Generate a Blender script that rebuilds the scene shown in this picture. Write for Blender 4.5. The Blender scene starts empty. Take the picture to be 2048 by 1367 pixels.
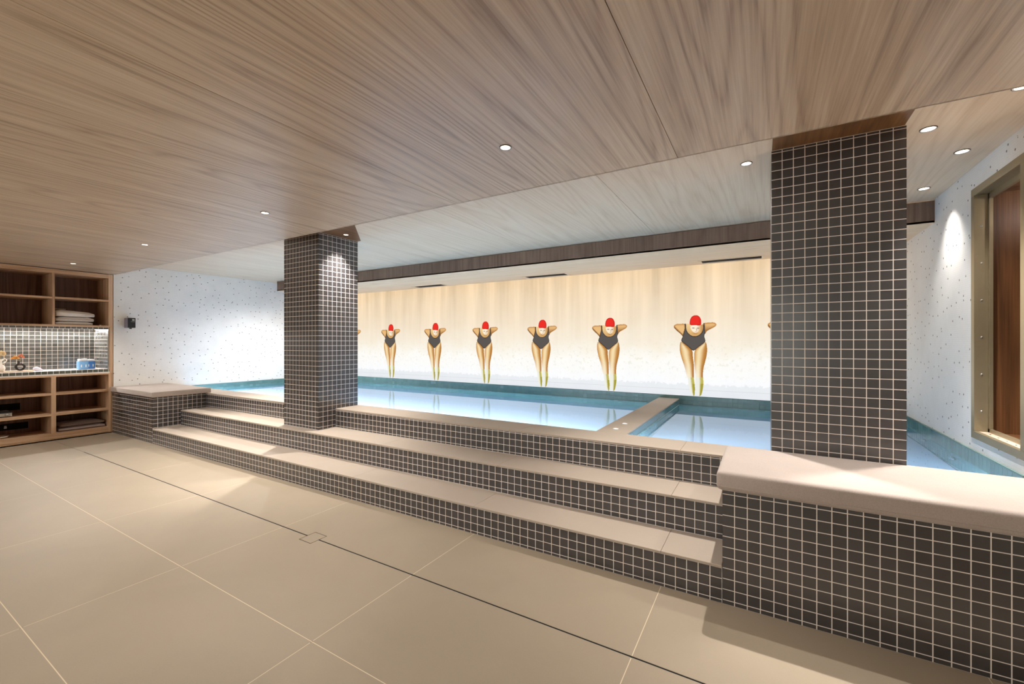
import bpy, bmesh, math, random
import numpy as np
from mathutils import Vector, Matrix

random.seed(7)
sc = bpy.context.scene
C = sc.collection
PI = math.pi

# ------------------------------------------------------------------ camera
HC, YAW = 1.1824, math.radians(30.5075)
cam_d = bpy.data.cameras.new('camera'); cam_d.sensor_width = 36.0
cam_d.lens = 851.34 * 36.0 / 2048.0; cam_d.clip_start = 0.02; cam_d.clip_end = 60
cam = bpy.data.objects.new('camera', cam_d); C.objects.link(cam)
cam.location = (0, 0, HC); cam.rotation_euler = (PI / 2, 0, YAW)
sc.camera = cam

# ------------------------------------------------------------------ world, exposure, big lights
w = bpy.data.worlds.new('world'); sc.world = w; w.use_nodes = True
w.node_tree.nodes['Background'].inputs[0].default_value = (1.0, 0.97, 0.93, 1)
w.node_tree.nodes['Background'].inputs[1].default_value = 2.5
vs = sc.view_settings
vs.view_transform = 'Standard'; vs.look = 'None'; vs.gamma = 1.0; vs.use_curve_mapping = False
vs.exposure = 0.46
try:
    sc.cycles.use_denoising = True
    sc.cycles.max_bounces = 10; sc.cycles.diffuse_bounces = 5; sc.cycles.glossy_bounces = 4
    sc.cycles.transparent_max_bounces = 10
    sc.cycles.sample_clamp_indirect = 6.0
    sc.cycles.caustics_reflective = False; sc.cycles.caustics_refractive = True
except Exception:
    pass
SPOT_LOW, SPOT_HIGH = 38.0, 150.0       # downlight power, W
POOL_W = 26.0
WARM = (1.0, 0.955, 0.905)

# ------------------------------------------------------------------ measured layout (metres)
XL, XR = -7.33, 1.0713
H1, H2 = 2.066, 2.2125
YL_ = 2.17
YM = 5.17
Y0, Y1, Y2, Y3 = 2.141, 2.419, 2.6925, 2.969
Z1, Z2, Z3 = 0.1727, 0.3569, 0.538
XS, XB = -6.108, -0.159
P, Q = 0.05, 0.0477
WATER = 0.465

# ------------------------------------------------------------------ mesh helpers
def link(name, me, parent=None, loc=(0, 0, 0)):
    o = bpy.data.objects.new(name, me); C.objects.link(o); o.location = loc
    if parent is not None: o.parent = parent
    return o

def tag(o, label=None, cat=None, group=None, kind=None):
    if label: o['label'] = label
    if cat: o['category'] = cat
    if group: o['group'] = group
    if kind: o['kind'] = kind
    return o

def thing(name, label, cat, loc=(0, 0, 0), group=None, kind=None):
    o = link(name, None, None, loc); tag(o, label, cat, group, kind); return o

def box(bm, x0, x1, y0, y1, z0, z1):
    v = [bm.verts.new(p) for p in ((x0, y0, z0), (x1, y0, z0), (x1, y1, z0), (x0, y1, z0),
                                   (x0, y0, z1), (x1, y0, z1), (x1, y1, z1), (x0, y1, z1))]
    for f in ((0, 3, 2, 1), (4, 5, 6, 7), (0, 1, 5, 4), (1, 2, 6, 5), (2, 3, 7, 6), (3, 0, 4, 7)):
        bm.faces.new([v[i] for i in f])
    return v

def bevel(bm, w, seg=2):
    bmesh.ops.bevel(bm, geom=bm.edges[:] + bm.verts[:], offset=w, segments=seg, profile=0.5, affect='EDGES')

def mesh(bm, m, smooth=False, loc=None):
    me = bpy.data.meshes.new('mesh')
    if loc: bmesh.ops.translate(bm, verts=bm.verts, vec=[-c for c in loc])
    bmesh.ops.recalc_face_normals(bm, faces=bm.faces)
    bm.to_mesh(me); bm.free()
    if m: me.materials.append(m)
    if smooth:
        for p in me.polygons: p.use_smooth = True
    return me

def boxes(name, m, parent, *bs, bev=0.0, seg=2, org=None, smooth=False):
    """one mesh object of boxes given in world coordinates"""
    if org is None: org = tuple(parent.location) if parent is not None else (0, 0, 0)
    bm = bmesh.new()
    for b in bs: box(bm, *b)
    if bev: bevel(bm, bev, seg)
    me = mesh(bm, m, smooth, org)
    return link(name, me, parent, (0, 0, 0) if parent is not None else org)

def lathe(name, m, parent, prof, seg=32, loc=(0, 0, 0), cap=True, smooth=True):
    bm = bmesh.new(); rings = []
    for r, z in prof:
        rings.append([bm.verts.new((r * math.cos(2 * PI * i / seg), r * math.sin(2 * PI * i / seg), z)) for i in range(seg)])
    for a, b in zip(rings, rings[1:]):
        for i in range(seg):
            bm.faces.new((a[i], a[(i + 1) % seg], b[(i + 1) % seg], b[i]))
    if cap:
        bm.faces.new(rings[0][::-1]); bm.faces.new(rings[-1])
    return link(name, mesh(bm, m, smooth), parent, loc)

def tube_mesh(pts, r, m, seg=10, closed=False):
    bm = bmesh.new(); rings = []; n = len(pts)
    pts = [Vector(p) for p in pts]
    for i, p in enumerate(pts):
        if closed: t = pts[(i + 1) % n] - pts[i - 1]
        else: t = pts[min(i + 1, n - 1)] - pts[max(i - 1, 0)]
        t.normalize(); up = Vector((0.31, 0.2, 0.93))
        a = t.cross(up).normalized(); b = t.cross(a)
        rr = r[i] if isinstance(r, (list, tuple)) else r
        rings.append([bm.verts.new(p + a * rr * math.cos(2 * PI * k / seg) + b * rr * math.sin(2 * PI * k / seg)) for k in range(seg)])
    for i in range(n if closed else n - 1):
        A, B = rings[i], rings[(i + 1) % n]
        for k in range(seg): bm.faces.new((A[k], A[(k + 1) % seg], B[(k + 1) % seg], B[k]))
    if not closed: bm.faces.new(rings[0][::-1]); bm.faces.new(rings[-1])
    return mesh(bm, m, True)

# ------------------------------------------------------------------ materials
def lin(c):
    c = [x / 255 for x in c]
    return tuple((x / 12.92 if x <= 0.04045 else ((x + 0.055) / 1.055) ** 2.4) for x in c) + (1,)

class NT:
    def __init__(s, name):
        s.m = bpy.data.materials.new(name); s.m.use_nodes = True
        s.t = s.m.node_tree; s.n = s.t.nodes; s.p = s.n['Principled BSDF']
    def new(s, typ, **kw):
        nd = s.n.new(typ)
        for k, v in kw.items(): setattr(nd, k, v)
        return nd
    def l(s, a, b): s.t.links.new(a, b)
    def math(s, op, a, b=None, c=None, clamp=False):
        nd = s.new('ShaderNodeMath', operation=op, use_clamp=clamp)
        for i, x in enumerate((a, b, c)):
            if x is None: continue
            if isinstance(x, (int, float)): nd.inputs[i].default_value = x
            else: s.l(x, nd.inputs[i])
        return nd.outputs[0]
    def ramp(s, fac, stops, interp='LINEAR'):
        nd = s.new('ShaderNodeValToRGB'); cr = nd.color_ramp; cr.interpolation = interp
        while len(cr.elements) > 1: cr.elements.remove(cr.elements[-1])
        cr.elements[0].position = stops[0][0]; cr.elements[0].color = stops[0][1]
        for p, c in stops[1:]:
            e = cr.elements.new(p); e.color = c
        s.l(fac, nd.inputs[0]); return nd.outputs[0]
    def mapping(s, src, scale=(1, 1, 1), loc=(0, 0, 0)):
        nd = s.new('ShaderNodeMapping'); nd.inputs['Scale'].default_value = scale; nd.inputs['Location'].default_value = loc
        s.l(src, nd.inputs[0]); return nd.outputs[0]
    def noise(s, vec, scale, detail=2, rough=0.5, dist=0.0):
        nd = s.new('ShaderNodeTexNoise'); nd.inputs['Scale'].default_value = scale
        nd.inputs['Detail'].default_value = detail; nd.inputs['Roughness'].default_value = rough
        nd.inputs['Distortion'].default_value = dist
        s.l(vec, nd.inputs['Vector']); return nd.outputs[0]
    def mix(s, fac, a, b, blend='MIX'):
        nd = s.new('ShaderNodeMix', data_type='RGBA', blend_type=blend)
        for i, x in ((0, fac), (6, a), (7, b)):
            if isinstance(x, (int, float)): nd.inputs[i].default_value = x
            elif isinstance(x, tuple): nd.inputs[i].default_value = x
            else: s.l(x, nd.inputs[i])
        return nd.outputs[2]
    def bump(s, h, dist=0.001, strength=0.5):
        nd = s.new('ShaderNodeBump'); nd.inputs['Distance'].default_value = dist; nd.inputs['Strength'].default_value = strength
        s.l(h, nd.inputs['Height']); s.l(nd.outputs[0], s.p.inputs['Normal'])

def plain(name, rgb, rough=0.5, metal=0.0, spec=0.5, var=0.0, scale=20):
    t = NT(name); t.p.inputs['Roughness'].default_value = rough; t.p.inputs['Metallic'].default_value = metal
    t.p.inputs['Specular IOR Level'].default_value = spec
    c = lin(rgb)
    if var:
        g = t.new('ShaderNodeNewGeometry'); n = t.noise(g.outputs['Position'], scale, 3)
        t.l(t.mix(n, tuple(x * (1 - var) for x in c[:3]) + (1,), tuple(min(1, x * (1 + var)) for x in c[:3]) + (1,)), t.p.inputs['Base Color'])
    else: t.p.inputs['Base Color'].default_value = c
    return t.m

def wood(name, dark, mid, light, axis='Y', fine=1.0, rough=0.45, rings=14.0, seed=0.0, spec=0.35):
    """veneer: contour lines of a stretched noise give the cathedral figure, plus fine pores"""
    t = NT(name); g = t.new('ShaderNodeNewGeometry'); oi = t.new('ShaderNodeObjectInfo')
    s = {'X': (0.07, 1, 1), 'Y': (1, 0.07, 1), 'Z': (1, 1, 0.07)}[axis]
    f = {'X': (0.02, 1, 1), 'Y': (1, 0.02, 1), 'Z': (1, 1, 0.02)}[axis]
    off = t.new('ShaderNodeVectorMath', operation='MULTIPLY_ADD')
    cmb = t.new('ShaderNodeCombineXYZ')
    for i in range(3): t.l(oi.outputs['Random'], cmb.inputs[i])
    t.l(cmb.outputs[0], off.inputs[0]); off.inputs[1].default_value = (37, 53, 29); t.l(g.outputs['Position'], off.inputs[2])
    base = off.outputs[0]
    n1 = t.noise(t.mapping(base, s, (seed, seed, seed)), 2.1, 1.5, 0.45, 0.25)
    warp = t.noise(t.mapping(base, {'X': (0.3, 3, 3), 'Y': (3, 0.3, 3), 'Z': (3, 3, 0.3)}[axis]), 3.0, 2)
    ph = t.math('ADD', t.math('MULTIPLY', n1, rings * 2), t.math('MULTIPLY', warp, 1.3))
    ring = t.math('PINGPONG', ph, 0.5)
    ring = t.math('MULTIPLY', ring, 2.0)
    ring = t.math('POWER', ring, 2.2)
    pores = t.noise(t.mapping(base, f), 95 * fine, 3, 0.65)
    streak = t.noise(t.mapping(base, f), 9, 3, 0.6)
    a = t.math('MULTIPLY', ring, 0.20)
    a = t.math('ADD', a, t.math('MULTIPLY', pores, 0.62))
    a = t.math('ADD', a, t.math('MULTIPLY', streak, 0.42))
    tone = t.math('MULTIPLY', t.math('SUBTRACT', oi.outputs['Random'], 0.5), 0.06)
    a = t.math('ADD', a, tone)
    col = t.ramp(a, [(0.34, lin(light)), (0.58, lin(mid)), (0.86, lin(dark))])
    t.l(col, t.p.inputs['Base Color']); t.p.inputs['Roughness'].default_value = rough
    t.p.inputs['Specular IOR Level'].default_value = spec
    t.bump(a, 0.0008, -0.35)
    return t.m

M = {}
M['ceil'] = wood('ceiling_veneer', (150, 122, 96), (196, 170, 142), (216, 196, 170), 'Y', rings=15, rough=0.40, spec=0.75)
M['ceil_pale'] = wood('pale_ceiling_veneer', (206, 182, 154), (222, 200, 174), (230, 212, 188), 'Y', rings=12, seed=3)
M['tone_patch'] = wood('dark_tone_patch_veneer', (84, 54, 28), (112, 76, 44), (132, 94, 60), 'Y', seed=5)
M['beam'] = wood('beam_shaded_veneer', (84, 66, 54), (112, 90, 76), (130, 108, 92), 'Z', seed=1)  # same wood as the soffit, shade of the front face put into colour
M['beam_pale'] = wood('beam_lit_soffit_veneer', (212, 184, 152), (232, 206, 176), (240, 218, 190), 'X', seed=2)  # lighter copy of the beam wood, lit underside put into colour
M['oak'] = wood('shelf_oak', (144, 110, 80), (200, 162, 128), (222, 188, 154), 'Y', seed=4, rings=8)
M['oak_v'] = wood('shelf_oak_upright', (148, 112, 82), (204, 166, 132), (226, 192, 158), 'Z', seed=6, rings=8)
M['oak_dark'] = wood('shelf_back_veneer', (84, 56, 42), (118, 84, 66), (144, 108, 86), 'Z', seed=8, rings=10)
M['niche_wood'] = wood('niche_walnut', (74, 46, 26), (112, 74, 44), (136, 94, 60), 'Z', seed=9, rings=8)

def stone_mat(name, rgb, rough=0.42, amt=0.06):
    t = NT(name); g = t.new('ShaderNodeNewGeometry'); oi = t.new('ShaderNodeObjectInfo')
    n = t.noise(g.outputs['Position'], 1.6, 5, 0.55, 0.4); n2 = t.noise(g.outputs['Position'], 160, 2)
    c = lin(rgb)
    a = t.math('ADD', t.math('MULTIPLY', n, 0.8), t.math('MULTIPLY', n2, 0.2))
    a = t.math('ADD', a, t.math('MULTIPLY', t.math('SUBTRACT', oi.outputs['Random'], 0.5), 0.10))
    t.l(t.ramp(a, [(0.3, tuple(x * (1 - amt) for x in c[:3]) + (1,)), (0.7, tuple(min(1, x * (1 + amt)) for x in c[:3]) + (1,))]), t.p.inputs['Base Color'])
    t.p.inputs['Roughness'].default_value = rough; t.p.inputs['Specular IOR Level'].default_value = 0.35
    t.bump(n2, 0.0004, 0.15)
    return t.m
M['floor'] = stone_mat('beige_porcelain', (164, 149, 129), 0.5)
M['tread'] = stone_mat('beige_tread_stone', (182, 167, 152), 0.55)
M['joint'] = plain('pale_floor_grout', (222, 206, 178), 0.8)
M['grout'] = plain('pale_tile_grout', (240, 232, 224), 0.85, spec=0.2)
M['grout_pool'] = plain('pool_grout', (92, 120, 118), 0.8)

def tile_mat(name, a_rgb, b_rgb, rough):
    t = NT(name); g = t.new('ShaderNodeNewGeometry'); oi = t.new('ShaderNodeObjectInfo')
    r = t.math('FRACT', t.math('ADD', t.math('MULTIPLY', oi.outputs['Random'], 7.13), t.math('MULTIPLY', g.outputs['Random Per Island'], 3.7)))
    n = t.noise(g.outputs['Position'], 45, 3)
    f = t.math('ADD', t.math('MULTIPLY', r, 0.6), t.math('MULTIPLY', n, 0.4))
    t.l(t.mix(f, lin(a_rgb), lin(b_rgb)), t.p.inputs['Base Color'])
    t.l(t.math('ADD', t.math('MULTIPLY', r, 0.10), rough), t.p.inputs['Roughness'])
    t.p.inputs['Specular IOR Level'].default_value = 0.6
    t.p.inputs['Coat Weight'].default_value = 0.5; t.p.inputs['Coat Roughness'].default_value = 0.18; t.p.inputs['Coat IOR'].default_value = 1.6
    t.bump(n, 0.0006, 0.12)
    return t.m
M['tile'] = tile_mat('charcoal_mosaic', (54, 50, 50), (67, 62, 61), 0.30)
M['tile_green'] = tile_mat('grey_green_mosaic', (66, 70, 62), (88, 92, 80), 0.28)
M['tile_grey'] = tile_mat('grey_brown_mosaic', (66, 66, 62), (88, 88, 82), 0.25)
M['tile_pool'] = tile_mat('teal_pool_mosaic', (78, 118, 116), (104, 142, 138), 0.18)
M['pool_floor'] = tile_mat('pale_pool_mosaic', (200, 218, 232), (210, 226, 238), 0.5)
M['chrome'] = plain('chrome', (210, 214, 216), 0.15, 1.0)
M['brass'] = plain('bronze_metal', (158, 144, 116), 0.38, 0.55, var=0.06)
M['black'] = plain('black_plastic', (14, 15, 17), 0.35)
M['black_gap'] = plain('black_slot', (10, 8, 7), 0.9)
M['grey_lilac'] = plain('grey_plastic', (128, 122, 140), 0.5)
M['silver'] = plain('brushed_silver', (186, 184, 178), 0.35, 0.7)
M['white_cer'] = plain('white_ceramic', (236, 230, 222), 0.35)
M['ring_cer'] = plain('dark_speckled_ceramic', (40, 32, 28), 0.25, var=0.5, scale=120)
M['tray'] = plain('pale_wood_tray', (206, 186, 164), 0.5, var=0.08)
M['cream_petal'] = plain('cream_petals', (240, 222, 184), 0.7, var=0.08, scale=60)
M['orange_petal'] = plain('orange_petals', (232, 176, 96), 0.7, var=0.15, scale=60)
M['pink_petal'] = plain('pink_petals', (220, 140, 110), 0.7, var=0.12, scale=60)
M['stem'] = plain('dried_stem', (150, 128, 84), 0.7)
M['blue'] = plain('blue_cardboard', (122, 172, 220), 0.45, var=0.05)
M['blue_dark'] = plain('darker_blue_cardboard', (74, 134, 204), 0.45)
M['white'] = plain('white_plastic', (238, 238, 238), 0.4)
M['trim_dark'] = plain('dark_recess_and_screw', (60, 46, 34), 0.4, 0.5)
M['vent_dark'] = plain('dark_vent', (34, 28, 24), 0.6)
M['fill_window_metal'] = plain('fill_window_metal', (150, 146, 140), 0.4, 0.5)

def fabric(name, rgb, sc_=900, amt=0.12):
    t = NT(name); g = t.new('ShaderNodeNewGeometry')
    n = t.noise(g.outputs['Position'], sc_ / 4, 3, 0.7); n2 = t.noise(g.outputs['Position'], 7, 2)
    c = lin(rgb); a = t.math('ADD', t.math('MULTIPLY', n, 0.75), t.math('MULTIPLY', n2, 0.25))
    t.l(t.ramp(a, [(0.3, tuple(x * (1 - amt) for x in c[:3]) + (1,)), (0.7, tuple(min(1, x * (1 + amt)) for x in c[:3]) + (1,))]), t.p.inputs['Base Color'])
    t.p.inputs['Roughness'].default_value = 0.9; t.p.inputs['Specular IOR Level'].default_value = 0.15
    t.p.inputs['Sheen Weight'].default_value = 0.2
    t.bump(n, 0.001, 0.35)
    return t.m
M['cushion'] = fabric('taupe_cushion_fabric', (180, 166, 157))
M['towel'] = fabric('white_terry', (240, 232, 224), 500, 0.08)
M['towel_cream'] = fabric('cream_terry', (196, 178, 134), 500, 0.08)
M['brown_cloth'] = fabric('taupe_cloth', (150, 130, 122), 500, 0.15)
M['cloth_white'] = fabric('white_cloth', (222, 220, 232), 500, 0.06)

def wall_mat(name, rgb):
    """off-white mosaic wall of very small pieces with scattered dark triangular chips"""
    t = NT(name); g = t.new('ShaderNodeNewGeometry')
    pos = g.outputs['Position']
    sp = t.new('ShaderNodeSeparateXYZ'); t.l(pos, sp.inputs[0])
    yz = t.new('ShaderNodeCombineXYZ'); t.l(sp.outputs[1], yz.inputs[0]); t.l(sp.outputs[2], yz.inputs[1])
    v = t.new('ShaderNodeTexVoronoi', feature='F1', voronoi_dimensions='2D'); v.inputs['Scale'].default_value = 11.0; v.inputs['Randomness'].default_value = 0.9
    t.l(yz.outputs[0], v.inputs['Vector'])
    dots = t.math('LESS_THAN', v.outputs['Distance'], 0.07)
    sep = t.new('ShaderNodeSeparateColor'); t.l(v.outputs['Color'], sep.inputs[0])
    keep = t.math('GREATER_THAN', sep.outputs[0], 0.25)
    tri = t.noise(t.mapping(pos, (0, 1, 1)), 90, 1)
    dots = t.math('MULTIPLY', t.math('MULTIPLY', dots, keep), t.math('GREATER_THAN', tri, 0.38))
    rows = t.math('LESS_THAN', t.math('FRACT', t.math('MULTIPLY', sp.outputs[2], 76)), 0.14)
    cols = t.math('LESS_THAN', t.math('FRACT', t.math('MULTIPLY', sp.outputs[1], 76)), 0.10)
    gr = t.math('MAXIMUM', rows, cols)
    n = t.noise(pos, 5, 5, 0.6); n2 = t.noise(pos, 110, 2)
    c = lin(rgb)
    base = t.ramp(t.math('ADD', t.math('MULTIPLY', n, 0.6), t.math('MULTIPLY', n2, 0.4)),
                  [(0.3, tuple(x * 0.90 for x in c[:3]) + (1,)), (0.6, c)])
    base = t.mix(t.math('MULTIPLY', gr, 0.12), base, lin((150, 148, 142)))
    base = t.mix(t.math('MULTIPLY', dots, 0.85), base, lin((70, 66, 66)))
    t.l(base, t.p.inputs['Base Color']); t.p.inputs['Roughness'].default_value = 0.55
    t.p.inputs['Specular IOR Level'].default_value = 0.3
    t.bump(t.math('SUBTRACT', n2, t.math('MULTIPLY', gr, 0.6)), 0.0008, 0.3)
    return t.m
M['wall'] = wall_mat('dotted_white_wall', (242, 240, 236))
M['plaster'] = plain('warm_white_plaster', (214, 206, 192), 0.8, var=0.04, scale=6)

def emit(name, rgb, strength):
    t = NT(name); t.p.inputs['Base Color'].default_value = (0, 0, 0, 1)
    t.p.inputs['Emission Color'].default_value = lin(rgb); t.p.inputs['Emission Strength'].default_value = strength
    t.p.inputs['Roughness'].default_value = 0.5
    return t.m
M['lamp'] = emit('lamp_lens', (255, 236, 214), 4.0)
M['led'] = emit('led_diffuser', (255, 250, 246), 5.0)
M['disc_light'] = emit('small_marker_lens', (255, 246, 232), 1.3)

def water_mat():
    t = NT('pool_water'); t.n.remove(t.p)
    out = t.n['Material Output']
    g = t.new('ShaderNodeNewGeometry')
    n = t.noise(g.outputs['Position'], 2.2, 2)
    b = t.new('ShaderNodeBump'); b.inputs['Distance'].default_value = 0.001; b.inputs['Strength'].default_value = 0.10
    t.l(n, b.inputs['Height'])
    fr = t.new('ShaderNodeFresnel'); fr.inputs['IOR'].default_value = 1.33; t.l(b.outputs[0], fr.inputs['Normal'])
    tr = t.new('ShaderNodeBsdfRefraction'); tr.inputs[0].default_value = (0.55, 0.75, 1.0, 1)
    tr.inputs['IOR'].default_value = 1.33; tr.inputs['Roughness'].default_value = 0.0; t.l(b.outputs[0], tr.inputs['Normal'])
    gl = t.new('ShaderNodeBsdfGlossy'); gl.inputs['Roughness'].default_value = 0.012; t.l(b.outputs[0], gl.inputs['Normal'])
    gl.inputs['Color'].default_value = (0.95, 0.98, 1, 1)
    mx = t.new('ShaderNodeMixShader'); t.l(fr.outputs[0], mx.inputs[0]); t.l(tr.outputs[0], mx.inputs[1]); t.l(gl.outputs[0], mx.inputs[2])
    t.l(mx.outputs[0], out.inputs[0])
    return t.m
M['water'] = water_mat()

def glass_mat():
    t = NT('clear_glass'); t.n.remove(t.p); out = t.n['Material Output']
    fr = t.new('ShaderNodeFresnel'); fr.inputs['IOR'].default_value = 1.45
    tr = t.new('ShaderNodeBsdfTransparent'); tr.inputs[0].default_value = (0.96, 0.98, 0.97, 1)
    gl = t.new('ShaderNodeBsdfGlossy'); gl.inputs['Roughness'].default_value = 0.0
    mx = t.new('ShaderNodeMixShader'); t.l(fr.outputs[0], mx.inputs[0]); t.l(tr.outputs[0], mx.inputs[1]); t.l(gl.outputs[0], mx.inputs[2])
    t.l(mx.outputs[0], out.inputs[0]); return t.m
M['glass'] = glass_mat()

# ------------------------------------------------------------------ camera projection (only to pick the largest-seen tiles)
def pix(p):
    s, c = math.sin(YAW), math.cos(YAW)
    d = -p[0] * s + p[1] * c
    if d < 0.05: return None
    return 1024 + 851.34 * (p[0] * c + p[1] * s) / d, 683.15 - 851.34 * (p[2] - HC) / d, d

# ------------------------------------------------------------------ mosaic tiles
TILE_T = 0.0004
_tile_cache = {}
def tile_geo(bm, mat4, w_, h_):
    t = TILE_T; b = 0.0002
    o = [(-w_ / 2, -h_ / 2), (w_ / 2, -h_ / 2), (w_ / 2, h_ / 2), (-w_ / 2, h_ / 2)]
    i_ = [(-w_ / 2 + b, -h_ / 2 + b), (w_ / 2 - b, -h_ / 2 + b), (w_ / 2 - b, h_ / 2 - b), (-w_ / 2 + b, h_ / 2 - b)]
    A = [bm.verts.new(mat4 @ Vector((x, y, 0))) for x, y in o]
    B = [bm.verts.new(mat4 @ Vector((x, y, t - b))) for x, y in o]
    D = [bm.verts.new(mat4 @ Vector((x, y, t))) for x, y in i_]
    for k in range(4):
        n = (k + 1) % 4
        bm.faces.new((A[k], A[n], B[n], B[k])); bm.faces.new((B[k], B[n], D[n], D[k]))
    bm.faces.new(D)

def tile_mesh(w_, h_, m):
    key = (round(w_, 4), round(h_, 4), m.name)
    if key not in _tile_cache:
        bm = bmesh.new(); tile_geo(bm, Matrix(), w_, h_)
        me = bpy.data.meshes.new('mosaic_tile'); bm.to_mesh(me); bm.free(); me.materials.append(m)
        _tile_cache[key] = me
    return _tile_cache[key]

def edges(a, b, start, pitch):
    """cell edges from a to b on a grid through start"""
    k = math.ceil((a - start) / pitch + 1e-4); e = [a]
    while start + k * pitch < b - 1e-4:
        e.append(start + k * pitch); k += 1
    e.append(b); return e

class Tiles:
    def __init__(s, parent, mat, grout=0.0036, limit=300, minpx=9.0, name='tile'):
        s.p, s.m, s.g, s.lim, s.min, s.name, s.rec = parent, mat, grout, limit, minpx, name, []
    def field(s, O, U, V, us, vs, visible=True, hole=None):
        """O origin, U/V unit vectors; cells between successive values of us, vs; normal U x V"""
        O, U, V = Vector(O), Vector(U), Vector(V); N = U.cross(V)
        for a, b in zip(us, us[1:]):
            for c, d in zip(vs, vs[1:]):
                w_, h_ = b - a - s.g, d - c - s.g
                if w_ < 0.003 or h_ < 0.003: continue
                u, v = (a + b) / 2, (c + d) / 2
                if hole and hole(u, v): continue
                ctr = O + U * u + V * v
                size = 0
                if visible:
                    q = [pix(O + U * x + V * y) for x, y in ((a, c), (b, c), (b, d), (a, d))]
                    if all(q) and any(-5 < z[0] < 2053 and -5 < z[1] < 1372 for z in q):
                        cc = Vector((0, 0, HC)) - ctr
                        if cc.dot(N) > 0:
                            ext = (max(z[0] for z in q) - min(z[0] for z in q), max(z[1] for z in q) - min(z[1] for z in q))
                            ar = abs(sum(q[i][0] * q[(i + 1) % 4][1] - q[(i + 1) % 4][0] * q[i][1] for i in range(4))) / 2
                            if max(ext) >= s.min: size = ar
                s.rec.append((size, ctr, U, V, N, w_, h_))
    def build(s):
        s.rec.sort(key=lambda r: -r[0])
        org = Vector(s.p.location) if s.p is not None else Vector()
        rest = bmesh.new(); nrest = 0; n = 0
        for size, ctr, U, V, N, w_, h_ in s.rec:
            m4 = Matrix(((U.x, V.x, N.x, ctr.x - org.x), (U.y, V.y, N.y, ctr.y - org.y), (U.z, V.z, N.z, ctr.z - org.z), (0, 0, 0, 1)))
            if size > 0 and n < s.lim:
                o = bpy.data.objects.new(s.name, tile_mesh(w_, h_, s.m)); C.objects.link(o)
                o.parent = s.p; o.matrix_local = m4; n += 1
            else:
                tile_geo(rest, m4, w_, h_); nrest += 1
        if nrest:
            me = bpy.data.meshes.new('mesh'); rest.to_mesh(me); me.materials.append(s.m)
            o = link(s.name + '_field', me, s.p); o['kind'] = 'stuff'
        rest.free()

X_, Y_, Z_ = (1, 0, 0), (0, 1, 0), (0, 0, 1)
NX, NY = (-1, 0, 0), (0, -1, 0)
# faces:  facing -Y: U=+X, V=+Z ; facing +X: U=+Y, V=+Z ; facing -X: U=-Y, V=+Z ; facing +Y: U=-X, V=+Z ; facing +Z: U=+X, V=+Y

# ================================================================== STRUCTURE
YN = -2.2   # wall behind the camera
# ---- floor with porcelain slabs
fl = boxes('floor', M['joint'], None, (XL - 0.6, XR + 0.3, YN, Y0 + 0.05, -0.06, -0.013)); tag(fl, kind='structure')
jx = [-0.425 - 1.11 * k for k in range(-2, 8)]
fx = sorted([x for x in jx if XL < x < XR] + [XL, XR])
fy = [YN] + [y for y in [2.141 - 0.54 * 0 - k for k in (0,)] if False] + [-1.753, -1.193, -0.633, -0.073, 0.487, 1.047, 1.607, Y0 + 0.04]
SQ = (-2.398, -2.289, 1.553, 1.661)
DRX0, DRX1 = -6.296, 0.5
g = 0.0016
for x0, x1 in zip(fx, fx[1:]):
    for y0, y1 in zip(fy, fy[1:]):
        b0, b1 = y0 + g, y1 - g
        bm = bmesh.new()
        rects = [(x0 + g, x1 - g, b0, b1)]
        # slabs around the drain cover and along the drain slot are cut back
        if abs(y1 - 1.607) < 1e-3 or abs(y0 - 1.607) < 1e-3:
            top = abs(y0 - 1.607) < 1e-3
            s0, s1 = (y0 + 0.0042, b1) if top else (b0, y1 - 0.0042)
            segs = []
            xs = [x0 + g, x1 - g] + [c for c in (DRX0, DRX1, SQ[0] - 0.002, SQ[1] + 0.002) if x0 + g < c < x1 - g]
            xs.sort()
            for a, b in zip(xs, xs[1:]):
                mid = (a + b) / 2
                lo, hi = (s0, s1) if DRX0 < mid < DRX1 else (b0, b1)
                if SQ[0] - 0.002 < mid < SQ[1] + 0.002:
                    lo, hi = (SQ[3] + 0.002, hi) if top else (lo, SQ[2] - 0.002)
                segs.append((a, b, lo, hi))
            rects = segs
        for r in rects: box(bm, r[0], r[1], r[2], r[3], -0.012, 0.0)
        link('floor_slab', mesh(bm, M['floor']), fl)
# pale grout filling the joints nearly flush
gb = []
for x in fx[1:-1]:
    for y0, y1 in zip(fy, fy[1:]): gb.append((x - g, x + g, y0 + 0.006, y1 - 0.006, -0.012, -0.0003))
for y in fy[1:-1]:
    if abs(y - 1.607) > 0.01: gb.append((XL, XR, y - g, y + g, -0.012, -0.0003))
boxes('floor_grout', M['joint'], fl, *gb, org=(0, 0, 0))
# drain: black channel and stone cover plate
dr = thing('floor_drain', 'thin black slot drain running across the beige floor with a square cover', 'drain', (-2.34, 1.607, 0))
boxes('drain_channel', M['black_gap'], dr, (DRX0, SQ[0] - 0.001, 1.6029, 1.6111, -0.011, -0.001), (SQ[1] + 0.001, DRX1, 1.6029, 1.6111, -0.011, -0.001),
      (SQ[0] - 0.0019, SQ[1] + 0.0019, SQ[2] - 0.0019, SQ[3] + 0.0019, -0.0112, -0.0012))
boxes('drain_cover', M['floor'], dr, (SQ[0] + 0.0022, SQ[1] - 0.0022, SQ[2] + 0.0022, SQ[3] - 0.0022, -0.0011, 0.0))

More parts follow.
